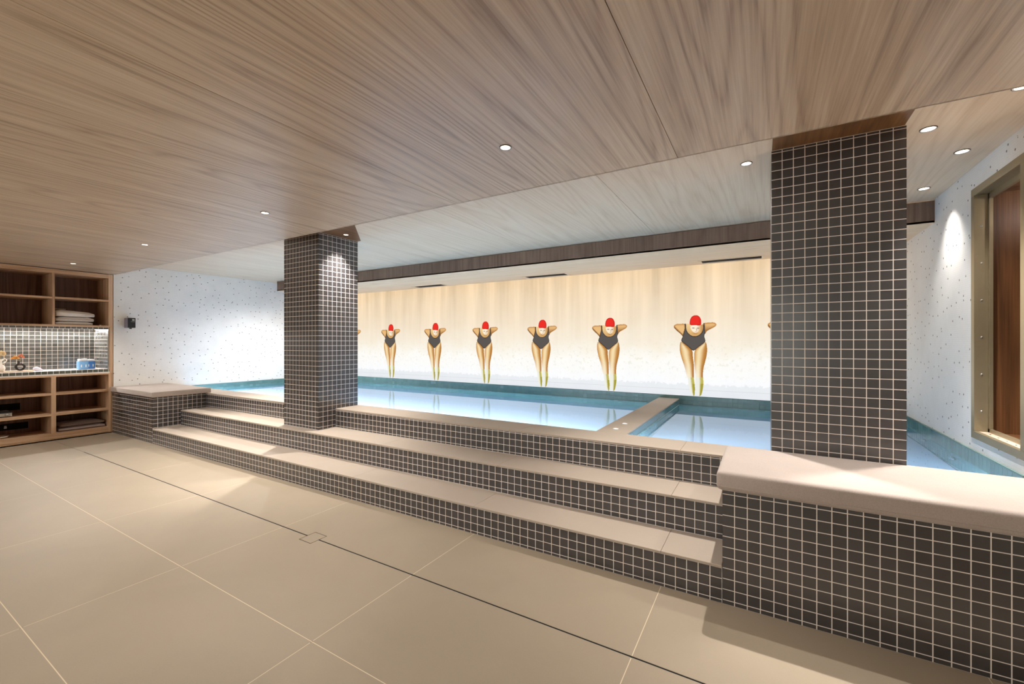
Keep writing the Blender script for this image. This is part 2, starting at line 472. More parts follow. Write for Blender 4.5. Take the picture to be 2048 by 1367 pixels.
# ---- walls
SH0 = 1.07      # near end of the shelving recess
wl = boxes('wall_left', M['wall'], None, (XL - 0.12, XL, 2.155, YM + 0.2, -0.9, H2 + 0.1),
           (XL - 0.12, XL, YN, SH0, 0, H2), (XL - 0.62, XL - 0.56, SH0 - 0.1, 2.25, 0, H2),
           (XL - 0.56, XL - 0.12, 2.155, 2.2, 0, H2), (XL - 0.56, XL - 0.12, SH0 - 0.05, SH0, 0, H2))
tag(wl, kind='structure')
NY0, NY1, NZ0, NZ1 = 2.96, 3.55, 0.625, 2.075
wr = boxes('wall_right', M['wall'], None, (XR, XR + 0.12, YN, NY0, 0.0, H2 + 0.1), (XR, XR + 0.12, NY1, YM + 0.2, -0.9, H2 + 0.1),
           (XR, XR + 0.12, NY0, NY1, -0.9, NZ0), (XR, XR + 0.12, NY0, NY1, NZ1, H2 + 0.1), (XR, XR + 0.12, 2.97, NY0 + 0.02, -0.9, 0))
tag(wr, kind='structure')
wb = boxes('wall_back', M['plaster'], None, (XL, XR, YM + 0.06, YM + 0.2, -0.9, H2 + 0.1)); tag(wb, kind='structure')
# wall behind the camera; its unseen wide window is added for fill light
WX0, WX1, WZ0, WZ1 = -6.6, 0.6, 0.35, 1.9
wf = boxes('wall_front', M['plaster'], None, (XL, WX0, YN - 0.1, YN, 0, H2), (WX1, XR, YN - 0.1, YN, 0, H2),
           (WX0, WX1, YN - 0.1, YN, 0, WZ0), (WX0, WX1, YN - 0.1, YN, WZ1, H2)); tag(wf, kind='structure')
bs = [(WX0, WX1, YN - 0.08, YN - 0.02, WZ0, WZ0 + 0.05), (WX0, WX1, YN - 0.08, YN - 0.02, WZ1 - 0.05, WZ1)]
for k in range(7):
    x = WX0 + (WX1 - WX0 - 0.05) * k / 6; bs.append((x, x + 0.05, YN - 0.08, YN - 0.02, WZ0 + 0.05, WZ1 - 0.05))
wn = boxes('fill_window', M['fill_window_metal'], None, *bs); tag(wn, kind='structure')
boxes('fill_window_pane', M['glass'], wn, (WX0, WX1, YN - 0.052, YN - 0.048, WZ0, WZ1), org=(0, 0, 0))

# ---- ceilings
ce = boxes('ceiling', M['black_gap'], None, (XL - 0.6, XR + 0.1, YN - 0.1, YL_ - 0.01, H1 + 0.016, H2 + 0.12),
           (XL - 0.1, XR + 0.1, YL_ - 0.01, YM + 0.2, H2 + 0.016, H2 + 0.12)); tag(ce, kind='structure')
def panels(name, m, xs, y0, y1, z, t=0.015, gap=0.0012, skip=None):
    for a, b in zip(xs, xs[1:]):
        boxes(name, m, ce, (a + gap, b - gap, y0, y1, z, z + t), org=(0, 0, 0))
xs1 = sorted([x for x in [-0.352 - 1.326 * k for k in range(-1, 6)] if XL < x < XR] + [XL - 0.001, XR])
panels('ceiling_panel', M['ceil'], xs1, YN, YL_ - 0.004, H1)
boxes('ceiling_edge', M['ceil'], ce, (XL, XR, YL_ - 0.008, YL_, H1, H2 + 0.01), org=(0, 0, 0))
xs2 = sorted([x for x in [-0.888 - 1.326 * k for k in range(-1, 6)] if XL < x < XR] + [XL, XR])
panels('ceiling_panel', M['ceil_pale'], xs2, YL_, YM + 0.05, H2)
# added thin sheets giving the ceiling a browner tone round the pillar heads
RPX0, RPX1, RPY0, RPY1 = 0.0387, 0.5887, 2.6834, 3.1334
LPX0, LPX1, LPY0, LPY1 = -4.1285, -3.5785, 2.5098, 2.9598
boxes('ceiling_tone_patch', M['tone_patch'], ce, (RPX0 + 0.004, RPX1 - 0.008, YL_, RPY1 - 0.02, H2 - 0.0018, H2), org=(0, 0, 0))
bm = bmesh.new()
pl = [(LPX0, YL_), (-2.99, YL_), (-3.10, 2.53), (-3.53, 2.955), (LPX0, 2.955)]
A = [bm.verts.new((x, y, H2 - 0.0018)) for x, y in pl]; B = [bm.verts.new((x, y, H2)) for x, y in pl]
bm.faces.new(A); bm.faces.new(B[::-1])
for i in range(5): bm.faces.new((A[i], A[(i + 1) % 5], B[(i + 1) % 5], B[i]))
link('ceiling_tone_patch', mesh(bm, M['tone_patch']), ce)

# ---- ceiling beam with soffit in front of the mural
YB, ZB = 4.206, 2.0474
be = boxes('ceiling_beam', M['beam'], None, (-7.11, XR, YB, YB + 0.02, ZB + 0.0005, H2 - 0.006)); tag(be, kind='structure')
# vent slots are cut out of the soffit board
VT = [(-4.735, -4.125), (-2.755, -2.125), (-0.60, 0.02)]
VY0, VY1 = 4.925, 5.125
vx = [-7.11] + [c for v_ in VT for c in v_] + [XR]
sb = [(-7.11, XR, YB, VY0, ZB, ZB + 0.015), (-7.11, XR, VY1, YM + 0.01, ZB, ZB + 0.015)]
for i in range(0, 8, 2): sb.append((vx[i], vx[i + 1], VY0, VY1, ZB, ZB + 0.015))
boxes('soffit_board', M['beam_pale'], be, *sb, org=(0, 0, 0))
boxes('beam_end', M['grey_lilac'], be, (-7.112, -7.11, YB, YM, ZB, H2), org=(0, 0, 0))
vlab = ['slim black slotted air vent in the soffit, nearest the left tiled pillar',
        'slim black slotted air vent in the middle of the soffit above the mural',
        'slim black slotted air vent in the soffit, nearest the right tiled pillar']
for (a, b), lb in zip(VT, vlab):
    v = thing('air_vent', lb, 'vent', ((a + b) / 2, 5.025, ZB), 'air vents in the soffit over the mural')
    boxes('vent_frame', M['beam_pale'], v, (a, b, VY0, VY0 + 0.022, ZB - 0.003, ZB + 0.01), (a, b, VY1 - 0.022, VY1, ZB - 0.003, ZB + 0.01),
          (a, a + 0.03, VY0 + 0.022, VY1 - 0.022, ZB - 0.003, ZB + 0.01), (b - 0.03, b, VY0 + 0.022, VY1 - 0.022, ZB - 0.003, ZB + 0.01))
    boxes('vent_box', M['vent_dark'], v, (a + 0.001, b - 0.001, VY0 + 0.001, VY1 - 0.001, ZB + 0.03, ZB + 0.034))
    for k in range(4):
        y = VY0 + 0.04 + k * 0.036
        boxes('vent_slat', M['vent_dark'], v, (a + 0.03, b - 0.03, y, y + 0.006, ZB + 0.0, ZB + 0.02))

# ================================================================== MURAL (backlit printed wall)
def mural_mat():
    t = NT('backlit_print'); g = t.new('ShaderNodeNewGeometry'); pos = g.outputs['Position']
    sp = t.new('ShaderNodeSeparateXYZ'); t.l(pos, sp.inputs[0])
    z = sp.outputs[2]
    n = t.noise(t.mapping(pos, (1, 0, 1)), 4, 5, 0.6)
    zz = t.math('ADD', z, t.math('MULTIPLY', t.math('SUBTRACT', n, 0.5), 0.30))
    h = t.math('DIVIDE', t.math('SUBTRACT', zz, 0.573), 1.474)
    col = t.ramp(h, [(0.0, lin((240, 243, 248))), (0.10, lin((252, 253, 255))), (0.27, lin((255, 253, 247))), (0.40, lin((250, 240, 222))),
                     (0.60, lin((246, 228, 202))), (0.85, lin((243, 218, 184))), (1.0, lin((238, 208, 168)))])
    # vertical fluted curtains of light in the upper part
    fl_ = t.noise(t.mapping(pos, (1, 0, 0.06)), 6, 3, 0.6)
    up = t.math('MULTIPLY', t.math('SUBTRACT', h, 0.35, clamp=True), 1.5)
    k = t.math('MULTIPLY', t.math('SUBTRACT', fl_, 0.5), t.math('ADD', up, 0.06))
    br = t.math('ADD', 1.0, t.math('MULTIPLY', k, 0.9))
    # foam line and wet mottling low down
    f1 = t.noise(t.mapping(pos, (1, 0, 1)), 22, 5, 0.65)
    band = t.math('SUBTRACT', 1.0, t.math('MULTIPLY', t.math('ABSOLUTE', t.math('SUBTRACT', z, 0.98)), 3.2), clamp=True)
    spk = t.math('MULTIPLY', t.math('GREATER_THAN', f1, 0.58), t.math('MULTIPLY', band, 0.32))
    col = t.mix(spk, col, lin((214, 210, 180)))
    edge = t.math('ADD', 0.705, t.math('MULTIPLY', t.math('SUBTRACT', f1, 0.5), 0.16))
    low = t.math('LESS_THAN', z, edge)
    lo2 = t.math('MULTIPLY', low, 0.55)
    col = t.mix(lo2, col, lin((226, 230, 234)))
    ln = t.math('LESS_THAN', t.math('ABSOLUTE', t.math('SUBTRACT', z, 0.645)), 0.0018)
    col = t.mix(t.math('MULTIPLY', ln, 0.5), col, lin((190, 190, 190)))
    em = t.new('ShaderNodeVectorMath', operation='SCALE'); t.l(col, em.inputs[0]); t.l(br, em.inputs[3])
    t.p.inputs['Base Color'].default_value = (0.0, 0.0, 0.0, 1); t.p.inputs['Roughness'].default_value = 0.6
    t.p.inputs['Specular IOR Level'].default_value = 0.0
    t.l(em.outputs[0], t.p.inputs['Emission Color']); t.p.inputs['Emission Strength'].default_value = MURAL
    return t.m
MURAL = 0.727
ZM0 = 0.573
mu = thing('mural', 'long backlit mural wall printed with a row of swimmers in red caps', 'mural', (-3.13, YM, ZM0))
boxes('light_panel', mural_mat(), mu, (XL + 0.002, XR - 0.002, YM, YM + 0.03, ZM0, ZB + 0.002))

# the printed figure, traced flat (it is a flat print) : coordinates in the print's own pixel frame
SW = dict(
 cap=[(405,340),(403,290),(415,245),(440,212),(487,197),(530,207),(558,242),(569,290),(565,345),(487,339)],
 face=[(413,338),(418,385),(438,418),(468,440),(487,446),(510,438),(540,410),(558,382),(567,343)],
 chest=[(335,312),(405,318),(440,330),(575,335),(606,300),(602,380),(585,425),(560,455),(520,486),(465,496),(415,480),(372,440),(348,395)],
 armL=[(345,315),(290,318),(235,318),(200,330),(183,353),(193,383),(230,420),(268,450),(298,480),(308,496),(325,470),(345,430),(360,380)],
 armR=[(595,302),(650,302),(720,296),(755,303),(776,325),(770,350),(740,370),(690,395),(650,415),(630,440),(615,468),(598,430)],
 suit=[(333,314),(340,360),(335,400),(320,450),(312,490),(295,520),(285,552),(330,590),(380,628),(420,665),(448,690),(468,688),(500,660),(550,620),(600,585),(626,560),(618,525),(606,495),(612,465),(620,450),(614,410),(608,304),
       (592,304),(588,400),(565,448),(520,482),(470,492),(420,478),(378,440),(358,390),(357,314)],
 legL=[(285,548),(268,600),(268,690),(285,760),(310,840),(335,910),(350,980),(362,1040),(380,1062),(386,1120),(394,1200),(412,1260),(445,1308),(472,1308),(479,1250),(480,1180),(470,1100),(462,1030),(468,960),(466,880),(455,800),(450,740),(448,688),(420,660),(370,615)],
 legR=[(626,556),(642,610),(648,680),(640,760),(620,840),(600,910),(590,980),(590,1050),(598,1110),(594,1180),(580,1250),(562,1310),(508,1308),(495,1250),(485,1180),(478,1120),(483,1040),(478,980),(470,900),(466,820),(465,740),(470,686),(520,640),(580,598)])
def inside(px_, py_, poly):
    r = np.zeros(px_.shape, bool); n = len(poly)
    for i in range(n):
        x1, y1 = poly[i]; x2, y2 = poly[(i + 1) % n]
        if y1 == y2: continue
        c = ((y1 > py_) != (y2 > py_)) & (px_ < (x2 - x1) * (py_ - y1) / (y2 - y1) + x1)
        r ^= c
    return r
def edge_dist(px_, py_, poly):
    d = np.full(px_.shape, 1e9); n = len(poly)
    for i in range(n):
        ax, ay = poly[i]; bx, by = poly[(i + 1) % n]; vx_, vy_ = bx - ax, by - ay
        tt = np.clip(((px_ - ax) * vx_ + (py_ - ay) * vy_) / (vx_ * vx_ + vy_ * vy_), 0, 1)
        d = np.minimum(d, np.hypot(px_ - ax - tt * vx_, py_ - ay - tt * vy_))
    return d
def smooth_poly(poly, it=2):
    for _ in range(it):
        q = []
        n = len(poly)
        for i in range(n):
            a, b = poly[i], poly[(i + 1) % n]
            q += [(a[0] * .75 + b[0] * .25, a[1] * .75 + b[1] * .25), (a[0] * .25 + b[0] * .75, a[1] * .25 + b[1] * .75)]
        poly = q
    return poly
SWS = {k: smooth_poly(v) for k, v in SW.items()}
def srgb(c): return np.array(lin(c)[:3])
def lerp(a, b, t): return a + (b - a) * np.clip(t, 0, 1)[..., None]
def swimmer_mesh():
    nx, ny = 156, 286
    gx, gy = np.meshgrid(np.linspace(178, 780, nx + 1), np.linspace(192, 1312, ny + 1))
    mask = np.zeros(gx.shape, bool); col = np.zeros(gx.shape + (3,)); 
    def paint(key, c):
        m = inside(gx, gy, SWS[key]); col[m] = c[m]; mask[m] = True; return m
    skin, lite, brown, deep = srgb((222, 172, 108)), srgb((250, 228, 180)), srgb((172, 112, 48)), srgb((110, 62, 22))
    # legs: lit on the left of each leg, brown on the right, paling into wet green-white shins
    for key, side in (('legL', 0), ('legR', 1)):
        c = np.zeros(gx.shape + (3,)); P_ = SWS[key]
        m = inside(gx, gy, P_)
        L = np.full(gy.shape[0], 0.); R = np.full(gy.shape[0], 1.)
        for r in range(gy.shape[0]):
            xs_ = gx[r][m[r]]
            if len(xs_): L[r], R[r] = xs_.min(), xs_.max()
        s_ = (gx - L[:, None]) / np.maximum(R - L, 1)[:, None]
        hl = np.exp(-((s_ - (0.42 if side == 0 else 0.38)) / 0.26) ** 2)
        c = lerp(np.broadcast_to(srgb((208, 148, 74)), c.shape), lite, hl * 0.95)
        c = lerp(c, brown, np.clip((s_ - 0.62) / 0.33, 0, 1) * 0.85)
        c = lerp(c, srgb((196, 136, 64)), np.clip((0.14 - s_) / 0.14, 0, 1) * 0.7)
        c = lerp(c, deep, np.clip((620 - gy + (0 if side else 10)) / 60, 0, 1) * 0.35)
        pale = np.clip((gy - 820) / 200, 0, 1) * np.clip(1.2 - 1.5 * s_, 0, 1)
        c = lerp(c, srgb((252, 246, 226)), pale * 0.9)
        shin = np.clip((gy - 1045) / 15, 0, 1)
        olive = lerp(np.broadcast_to(srgb((240, 240, 228)), c.shape), srgb((196, 184, 92)), np.clip((s_ - (0.45 if side else 0.35)) / 0.25, 0, 1))
        olive = lerp(olive, srgb((168, 158, 60)), np.clip((gy - 1135) / 10, 0, 1) * np.clip((s_ - 0.55) / 0.15, 0, 1))
        c = lerp(c, olive, shin)
        paint(key, c)
    for key, a in (('armL', 0), ('armR', 1)):
        d = edge_dist(gx, gy, SWS[key])
        c = lerp(np.broadcast_to(srgb((186, 124, 60)), col.shape), srgb((236, 190, 128)), d / 30)
        if a == 0: c = lerp(c, deep, np.clip((gy - 330 - (gx - 183) * 0.95) / 25, 0, 1) * (gy > 350) * 0.75)
        else: c = lerp(c, srgb((150, 96, 44)), np.clip((gy - 330) / 70, 0, 1) * 0.7)
        paint(key, c)
    c = lerp(np.broadcast_to(srgb((242, 208, 150)), col.shape), srgb((214, 162, 96)), np.clip((gy - 330) / 150, 0, 1) * 0.8)
    c = lerp(c, srgb((196, 140, 76)), np.exp(-((gx - 575) / 26) ** 2) * 0.8)
    c = lerp(c, srgb((180, 124, 66)), np.exp(-((gx - 485) / 40) ** 2 - ((gy - 452) / 14) ** 2) * 0.7)
    paint('chest', c)
    c = lerp(np.broadcast_to(srgb((255, 240, 214)), col.shape), srgb((216, 162, 100)), np.clip((gx - 505) / 55, 0, 1))
    c = lerp(c, srgb((70, 50, 36)), np.exp(-((gx - 456) / 17) ** 2 - ((gy - 378) / 6) ** 2))
    c = lerp(c, srgb((70, 50, 36)), np.exp(-((gx - 520) / 17) ** 2 - ((gy - 380) / 6) ** 2))
    c = lerp(c, srgb((150, 100, 62)), np.exp(-((gx - 500) / 6) ** 2 - ((gy - 402) / 18) ** 2) * 0.8)
    c = lerp(c, srgb((186, 96, 70)), np.exp(-((gx - 489) / 13) ** 2 - ((gy - 430) / 4) ** 2) * 0.9)
    paint('face', c)
    d = edge_dist(gx, gy, SWS['suit'])
    c = lerp(np.broadcast_to(srgb((46, 40, 38)), col.shape), srgb((94, 88, 84)), d / 14)
    paint('suit', c)
    d = edge_dist(gx, gy, SWS['cap'])
    c = lerp(np.broadcast_to(srgb((196, 36, 30)), col.shape), srgb((238, 52, 42)), d / 22)
    c = lerp(c, srgb((206, 40, 32)), np.clip((gx - 520) / 40, 0, 1) * 0.6)
    m = paint('cap', c)
    # print pixels -> metres on the mural plane
    u = 1320 + gx / 6.8375; v = 600 + gy / 6.8375
    s, c_ = math.sin(YAW), math.cos(YAW); tt = (u - 1024) / 851.34
    k = YM / (c_ + tt * s); X = k * (-s + tt * c_) + 0.652; Z = HC - k * (v - 683.15) / 851.34
    Z = np.maximum(Z, ZM0 + 0.001)
    cells = mask[:-1, :-1] & mask[1:, :-1] & mask[:-1, 1:] & mask[1:, 1:]
    idx = -np.ones(gx.shape, int); use = np.zeros(gx.shape, bool)
    for dy in (0, 1):
        for dx in (0, 1): use[dy:dy + ny, dx:dx + nx] |= cells
    idx[use] = np.arange(use.sum())
    vv = np.stack([X[use], np.zeros(use.sum()), Z[use] - ZM0], 1)
    r, q = np.nonzero(cells)
    F = np.stack([idx[r, q], idx[r + 1, q], idx[r + 1, q + 1], idx[r, q + 1]], 1)
    me = bpy.data.meshes.new('swimmer_print'); me.from_pydata(vv.tolist(), [], F.tolist())
    at = me.color_attributes.new('print', 'FLOAT_COLOR', 'POINT')
    at.data.foreach_set('color', np.concatenate([col[use], np.ones((use.sum(), 1))], 1).ravel())
    t = NT('backlit_print_ink'); a = t.new('ShaderNodeAttribute'); a.attribute_name = 'print'
    t.p.inputs['Base Color'].default_value = (0, 0, 0, 1); t.p.inputs['Specular IOR Level'].default_value = 0
    t.l(a.outputs['Color'], t.p.inputs['Emission Color']); t.p.inputs['Emission Strength'].default_value = MURAL
    me.materials.append(t.m); me.update(); return me
sw_me = swimmer_mesh()
for x in (-7.33 + 0.02, -6.385, -5.424, -4.446, -3.496, -2.567, -1.634, -0.652, 0.275):
    if x < -7: continue
    o = link('printed_swimmer', sw_me, mu, (x + 3.13, -0.0012, 0))

# ================================================================== POOL
PB = 0.03
po = thing('pool_basin', 'mosaic lined pool basin below the swimmer mural', 'pool', (-3.13, 4.07, PB), kind='structure')
boxes('basin_shell', M['grout_pool'], po, (XL, XR, Y3, YM, PB - 0.05, PB), (XL, XR, YM - 0.012, YM + 0.05, PB, ZM0 - 0.001),
      (XL, XL + 0.01, Y3, YM - 0.012, PB, 0.536), (XR - 0.01, XR, Y3, YM - 0.012, PB, 0.548),
      (XL + 0.01, XR - 0.01, Y3 - 0.01, Y3, PB, 0.50))
tp = Tiles(po, M['tile_pool'], 0.003, limit=300, minpx=9.0)
vz = edges(0.30, ZM0 - 0.003, ZM0 - 0.003, Q)
tp.field((XL, YM - 0.012, 0), X_, Z_, edges(0.01, XR - XL - 0.01, 0, P), vz)
tp.field((XL, YM - 0.012, 0), X_, Z_, edges(0.01, XR - XL - 0.01, 0, P * 3), edges(PB, 0.30, 0.30, Q * 2), visible=False)
tp.field((XL + 0.01, 0, 0), Y_, Z_, edges(Y3, YM - 0.012, Y3, P), edges(PB, 0.532, 0.532, Q))
tp.field((XR - 0.01, 0, 0), NY, Z_, edges(-YM + 0.012, -Y3, -Y3, 0.0475), edges(PB, 0.545, 0.545, 0.0475 * 2))
tp.build()
# pale floor of the basin
boxes('basin_floor', M['pool_floor'], po, (XL + 0.012, XR - 0.012, Y3 + 0.001, YM - 0.014, PB + 0.0005, PB + 0.006))
DX0, DX1 = -1.043, -0.822
dv = thing('pool_divider', 'stone topped low wall dividing the large pool from the small pool', 'divider', ((DX0 + DX1) / 2, 4.07, PB))
boxes('divider_core', M['grout_pool'], dv, (DX0 + 0.004, DX1 - 0.004, Y3 + 0.002, YM - 0.013, PB, Z3 - 0.012))
dd = Tiles(dv, M['tile_pool'], 0.003, limit=300, minpx=9)
dd.field((DX1 - 0.004, 0, 0), Y_, Z_, edges(Y3 + 0.004, YM - 0.015, Y3, P), edges(0.2, Z3 - 0.014, Z3 - 0.014, Q))
dd.field((DX1 - 0.004, 0, 0), Y_, Z_, edges(Y3 + 0.004, YM - 0.015, Y3, P * 2), edges(PB, 0.2, 0.2, Q * 2), visible=False)
dd.field((DX0 + 0.004, 0, 0), NY, Z_, edges(-YM + 0.015, -Y3 - 0.004, -Y3, P * 2), edges(PB, Z3 - 0.014, Z3 - 0.014, Q * 2), visible=False)
dd.build()
yy = [Y3 + 0.002, 3.45, 4.31, YM - 0.013]
for a, b in zip(yy, yy[1:]):
    boxes('coping_slab', M['tread'], dv, (DX0, DX1, a + 0.0008, b - 0.0008, Z3 - 0.012, Z3), bev=0.0015, seg=1)
for (x, y), lb in (((-0.938, 3.345), 'small round white marker light on the pool divider, farther from the steps'),
                   ((-0.94, 3.113), 'small round white marker light on the pool divider, nearer the steps')):
    t_ = thing('marker_light', lb, 'light', (x, y, Z3), 'marker lights on the pool divider')
    lathe('trim_ring', M['white'], t_, [(0.021, 0), (0.021, 0.002), (0.0175, 0.003), (0.0175, 0.0)], 24, cap=False)
    lathe('lens', M['disc_light'], t_, [(0.001, 0.0016), (0.017, 0.0016)], 24, cap=False)
# water surfaces
for nm, x0, x1, lb in (('pool_water', XL + 0.012, DX0 + 0.001, 'still blue water of the long pool left of the divider'),
                       ('pool_water', DX1 - 0.001, XR - 0.012, 'still blue water of the small pool right of the divider')):
    bm = bmesh.new(); q = [bm.verts.new(p) for p in ((x0, Y3, WATER), (x1, Y3, WATER), (x1, YM - 0.013, WATER), (x0, YM - 0.013, WATER))]
    bm.faces.new(q); o = link(nm, mesh(bm, M['water'], loc=((x0 + x1) / 2, 4.07, WATER)), None, ((x0 + x1) / 2, 4.07, WATER))
    tag(o, lb, 'water', kind='stuff')
# jets
for (y, z), lb in (((4.391, 0.30), 'chrome water jet low on the right pool wall, farther from the bench'),
                   ((3.818, 0.30), 'chrome water jet low on the right pool wall, nearer the bench')):
    j = thing('pool_jet', lb, 'jet', (XR - 0.013, y, z), 'jets in the right pool wall')
    for nm, pr in (('jet_flange', [(0.001, 0), (0.034, 0.0), (0.032, 0.006), (0.018, 0.008), (0.018, 0.004)]), ('jet_nozzle', [(0.016, 0.0), (0.015, 0.02), (0.008, 0.021), (0.008, 0.01), (0.001, 0.008)])):
        o = lathe(nm, M['chrome'], j, pr, 20, cap=False); o.rotation_euler = (0, -PI / 2, 0)

# ================================================================== STEPS
def step(name, label, y0, y1, z0, z1, segs, tile_rows_top, grp=None, lip=0.012, treadsegs=None, cat='step'):
    s = thing(name, label, cat, ((XS + XB) / 2, (y0 + y1) / 2, 0))
    for a, b in segs: boxes('grout_bed', M['grout'], s, (a, b, y0 + 0.0022, y1, 0.001, z1 - lip))
    T = Tiles(s, M['tile'])
    for a, b in segs:
        T.field((0, y0 + 0.0022, 0), X_, Z_, edges(a, b, XB, P), edges(z0, z1 - lip - 0.001, tile_rows_top, Q))
    T.build()
    return s, T
s1, _ = step('lower_step', 'lowest long step with charcoal mosaic riser and beige stone tread', Y0, Y1, 0.0, Z1, [(XS, XB)], Z1 - 0.013)
s2, _ = step('middle_step', 'second long step with charcoal mosaic riser and beige tread, in front of the coping', Y1, Y2, Z1, Z2, [(XS, XB)], Z2 - 0.013)
s3, _ = step('pool_coping', 'top mosaic ledge with beige stone coping along the pool edge', Y2, Y3, Z2, Z3,
             [(XL + 0.001, LPX0), (LPX1, RPX0), (RPX1, XR)], Z3 - 0.022, cat='ledge')
def treads(s, y0, y1, z, segs, lip=0.012, name='tread_slab'):
    for a, b in segs:
        xs_ = sorted([a, b] + [x for x in jx if a + 0.03 < x < b - 0.03])
        for p, q in zip(xs_, xs_[1:]):
            boxes(name, M['tread'], s, (p + 0.0007, q - 0.0007, y0 - 0.003, y1 + 0.001, z - lip, z), bev=0.0012, seg=1)
treads(s1, Y0, Y1, Z1, [(XS, XB)])
# tread of the middle step is notched round the left pillar
for a, b, ya, yb in ((XS, LPX0, Y1, Y2), (LPX1, XB, Y1, Y2)): treads(s2, ya, yb, Z2, [(a, b)])
boxes('tread_slab', M['tread'], s2, (LPX0 + 0.0007, LPX1 - 0.0007, Y1 - 0.003, LPY0, Z2 - 0.012, Z2), bev=0.0012, seg=1)
treads(s3, Y2, Y3 - 0.001, Z3, [(XL + 0.001, LPX0 - 0.003), (LPX1 + 0.003, RPX0 - 0.003), (RPX1 + 0.003, XR - 0.001)], name='coping_slab')

# ================================================================== BENCHES
lb = thing('left_bench', 'low charcoal mosaic bench block at the left end of the steps', 'bench', ((XL + XS) / 2, 2.4, 0))
boxes('grout_bed', M['grout'], lb, (XL + 0.001, XS - 0.0022, Y0 + 0.0022, Y2 - 0.004, 0.001, 0.538))
T = Tiles(lb, M['tile'])
T.field((0, Y0 + 0.0022, 0), X_, Z_, edges(XL + 0.001, XS, XB, P), edges(0, 0.537, 0.537 - 0.02, Q))
T.field((XS - 0.0022, 0, 0), Y_, Z_, edges(Y0, Y2 - 0.002, Y0, P), edges(0.175, 0.537, 0.537 - 0.02, Q))
T.build()
rb = thing('right_bench', 'charcoal mosaic bench block beside the steps below the long cushion', 'bench', ((XB + XR) / 2, 2.4, 0))
boxes('grout_bed', M['grout'], rb, (XB + 0.0022, XR - 0.001, Y0 + 0.0022, Y2 - 0.012, 0.001, 0.515))
T = Tiles(rb, M['tile'])
T.field((0, Y0 + 0.0022, 0), X_, Z_, edges(XB, XR - 0.001, XB, P), edges(0, 0.515, 0.4969, Q))
T.field((XB + 0.0022, 0, 0), NY, Z_, edges(-Y2 + 0.012, -Y0, -Y0, P), edges(0, 0.515, 0.4969, Q), visible=False)
T.build()

def cushion(name, label, x0, x1, y0, y1, z0, z1, r):
    c = thing(name, label, 'cushion', ((x0 + x1) / 2, (y0 + y1) / 2, z0), 'bench cushions')
    bm = bmesh.new(); box(bm, x0, x1, y0, y1, z0, z1); bevel(bm, r, 5)
    link('cushion_pad', mesh(bm, M['cushion'], True, tuple(c.location)), c)
    z = z0 + 0.012; k = 0.0035
    pts = []
    for cx_, cy_, a0 in ((x1 - r, y1 - r, 0), (x0 + r, y1 - r, 90), (x0 + r, y0 + r, 180), (x1 - r, y0 + r, 270)):
        for a in range(0, 91, 30):
            t_ = math.radians(a0 + a); pts.append((cx_ + r * math.cos(t_) - c.location.x, cy_ + r * math.sin(t_) - c.location.y, 0.006 + r * 0.7))
    link('seam', tube_mesh(pts, 0.0016, M['cushion'], 6, True), c)
    return c
cushion('bench_cushion', 'long taupe fabric cushion on the right mosaic bench in front of the pillar', XB - 0.022, XR - 0.003, Y0 - 0.024, 2.6815, 0.516, 0.603, 0.022)
cushion('bench_cushion', 'short taupe fabric cushion on the left mosaic bench beside the dotted wall', XL + 0.004, XS + 0.035, Y0 - 0.02, 2.735, 0.5395, 0.600, 0.006)

# ================================================================== PILLARS
def pillar(name, label, x0, x1, y0, y1, zb, side_mat=None):
    p = thing(name, label, 'pillar', ((x0 + x1) / 2, (y0 + y1) / 2, zb))
    e = 0.0022
    boxes('grout_bed', M['grout'], p, (x0 + e, x1 - e, y0 + e, y1 - e, zb, H2 - 0.002))
    rows = edges(zb + 0.001, H2 - 0.003, H2 - 0.017, Q)
    T = Tiles(p, M['tile'])
    T.field((0, y0 + e, 0), X_, Z_, edges(x0, x1, x0, P), rows)
    if side_mat is None:
        T.field((x1 - e, 0, 0), Y_, Z_, edges(y0, y1, y0, P), rows)
    T.field((x0 + e, 0, 0), NY, Z_, edges(-y1, -y0, -y0, P), rows)
    T.field((0, y1 - e, 0), NX, Z_, edges(-x1, -x0, -x0, P), rows)
    T.build()
    return p
pillar('tiled_pillar', 'dark mosaic pillar standing on the middle step near the left bench', LPX0, LPX1, LPY0, LPY1, Z2)
pillar('tiled_pillar', 'large dark mosaic pillar behind the long right bench cushion', RPX0, RPX1, RPY0, RPY1, Z3)
ft = boxes('pillar_footing', M['grout_pool'], None, (RPX0 + 0.002, RPX1 - 0.002, Y3 + 0.001, RPY1 - 0.002, PB, Z3 - 0.001), org=(0.31, 3.05, PB))
tag(ft, 'tiled footing of the right pillar standing in the pool', 'footing', kind='structure')

# ================================================================== DOWNLIGHTS
def downlight(x, y, z, r, label, power, grp, spot=84, blend=0.7):
    d = thing('downlight', label, 'downlight', (x, y, z), grp)
    lathe('trim_ring', M['trim_dark'], d, [(r, 0), (r, -0.003), (r * 0.93, -0.0035), (r * 0.90, 0.0)], 32, cap=False)  # dark colour of the ring stands in for shade in the lamp recess
    lathe('reflector', M['white'], d, [(r * 0.92, -0.003), (r * 0.6, -0.0012)], 32, cap=False)
    lathe('lens', M['lamp'], d, [(0.0008, -0.0016), (r * 0.86, -0.0022)], 32, cap=False)
    lamp(x, y, z - 0.006, power, spot, blend)
def lamp(x, y, z, power, spot=84, blend=0.7):
    ld = bpy.data.lights.new('spot_lamp', 'SPOT'); ld.energy = power; ld.spot_size = math.radians(spot); ld.spot_blend = blend
    ld.shadow_soft_size = 0.012; ld.color = WARM
    o = bpy.data.objects.new('spot_lamp', ld); C.objects.link(o); o.location = (x, y, z)
G1 = 'downlights in the low brown ceiling'; G2 = 'downlights in the pale raised ceiling'
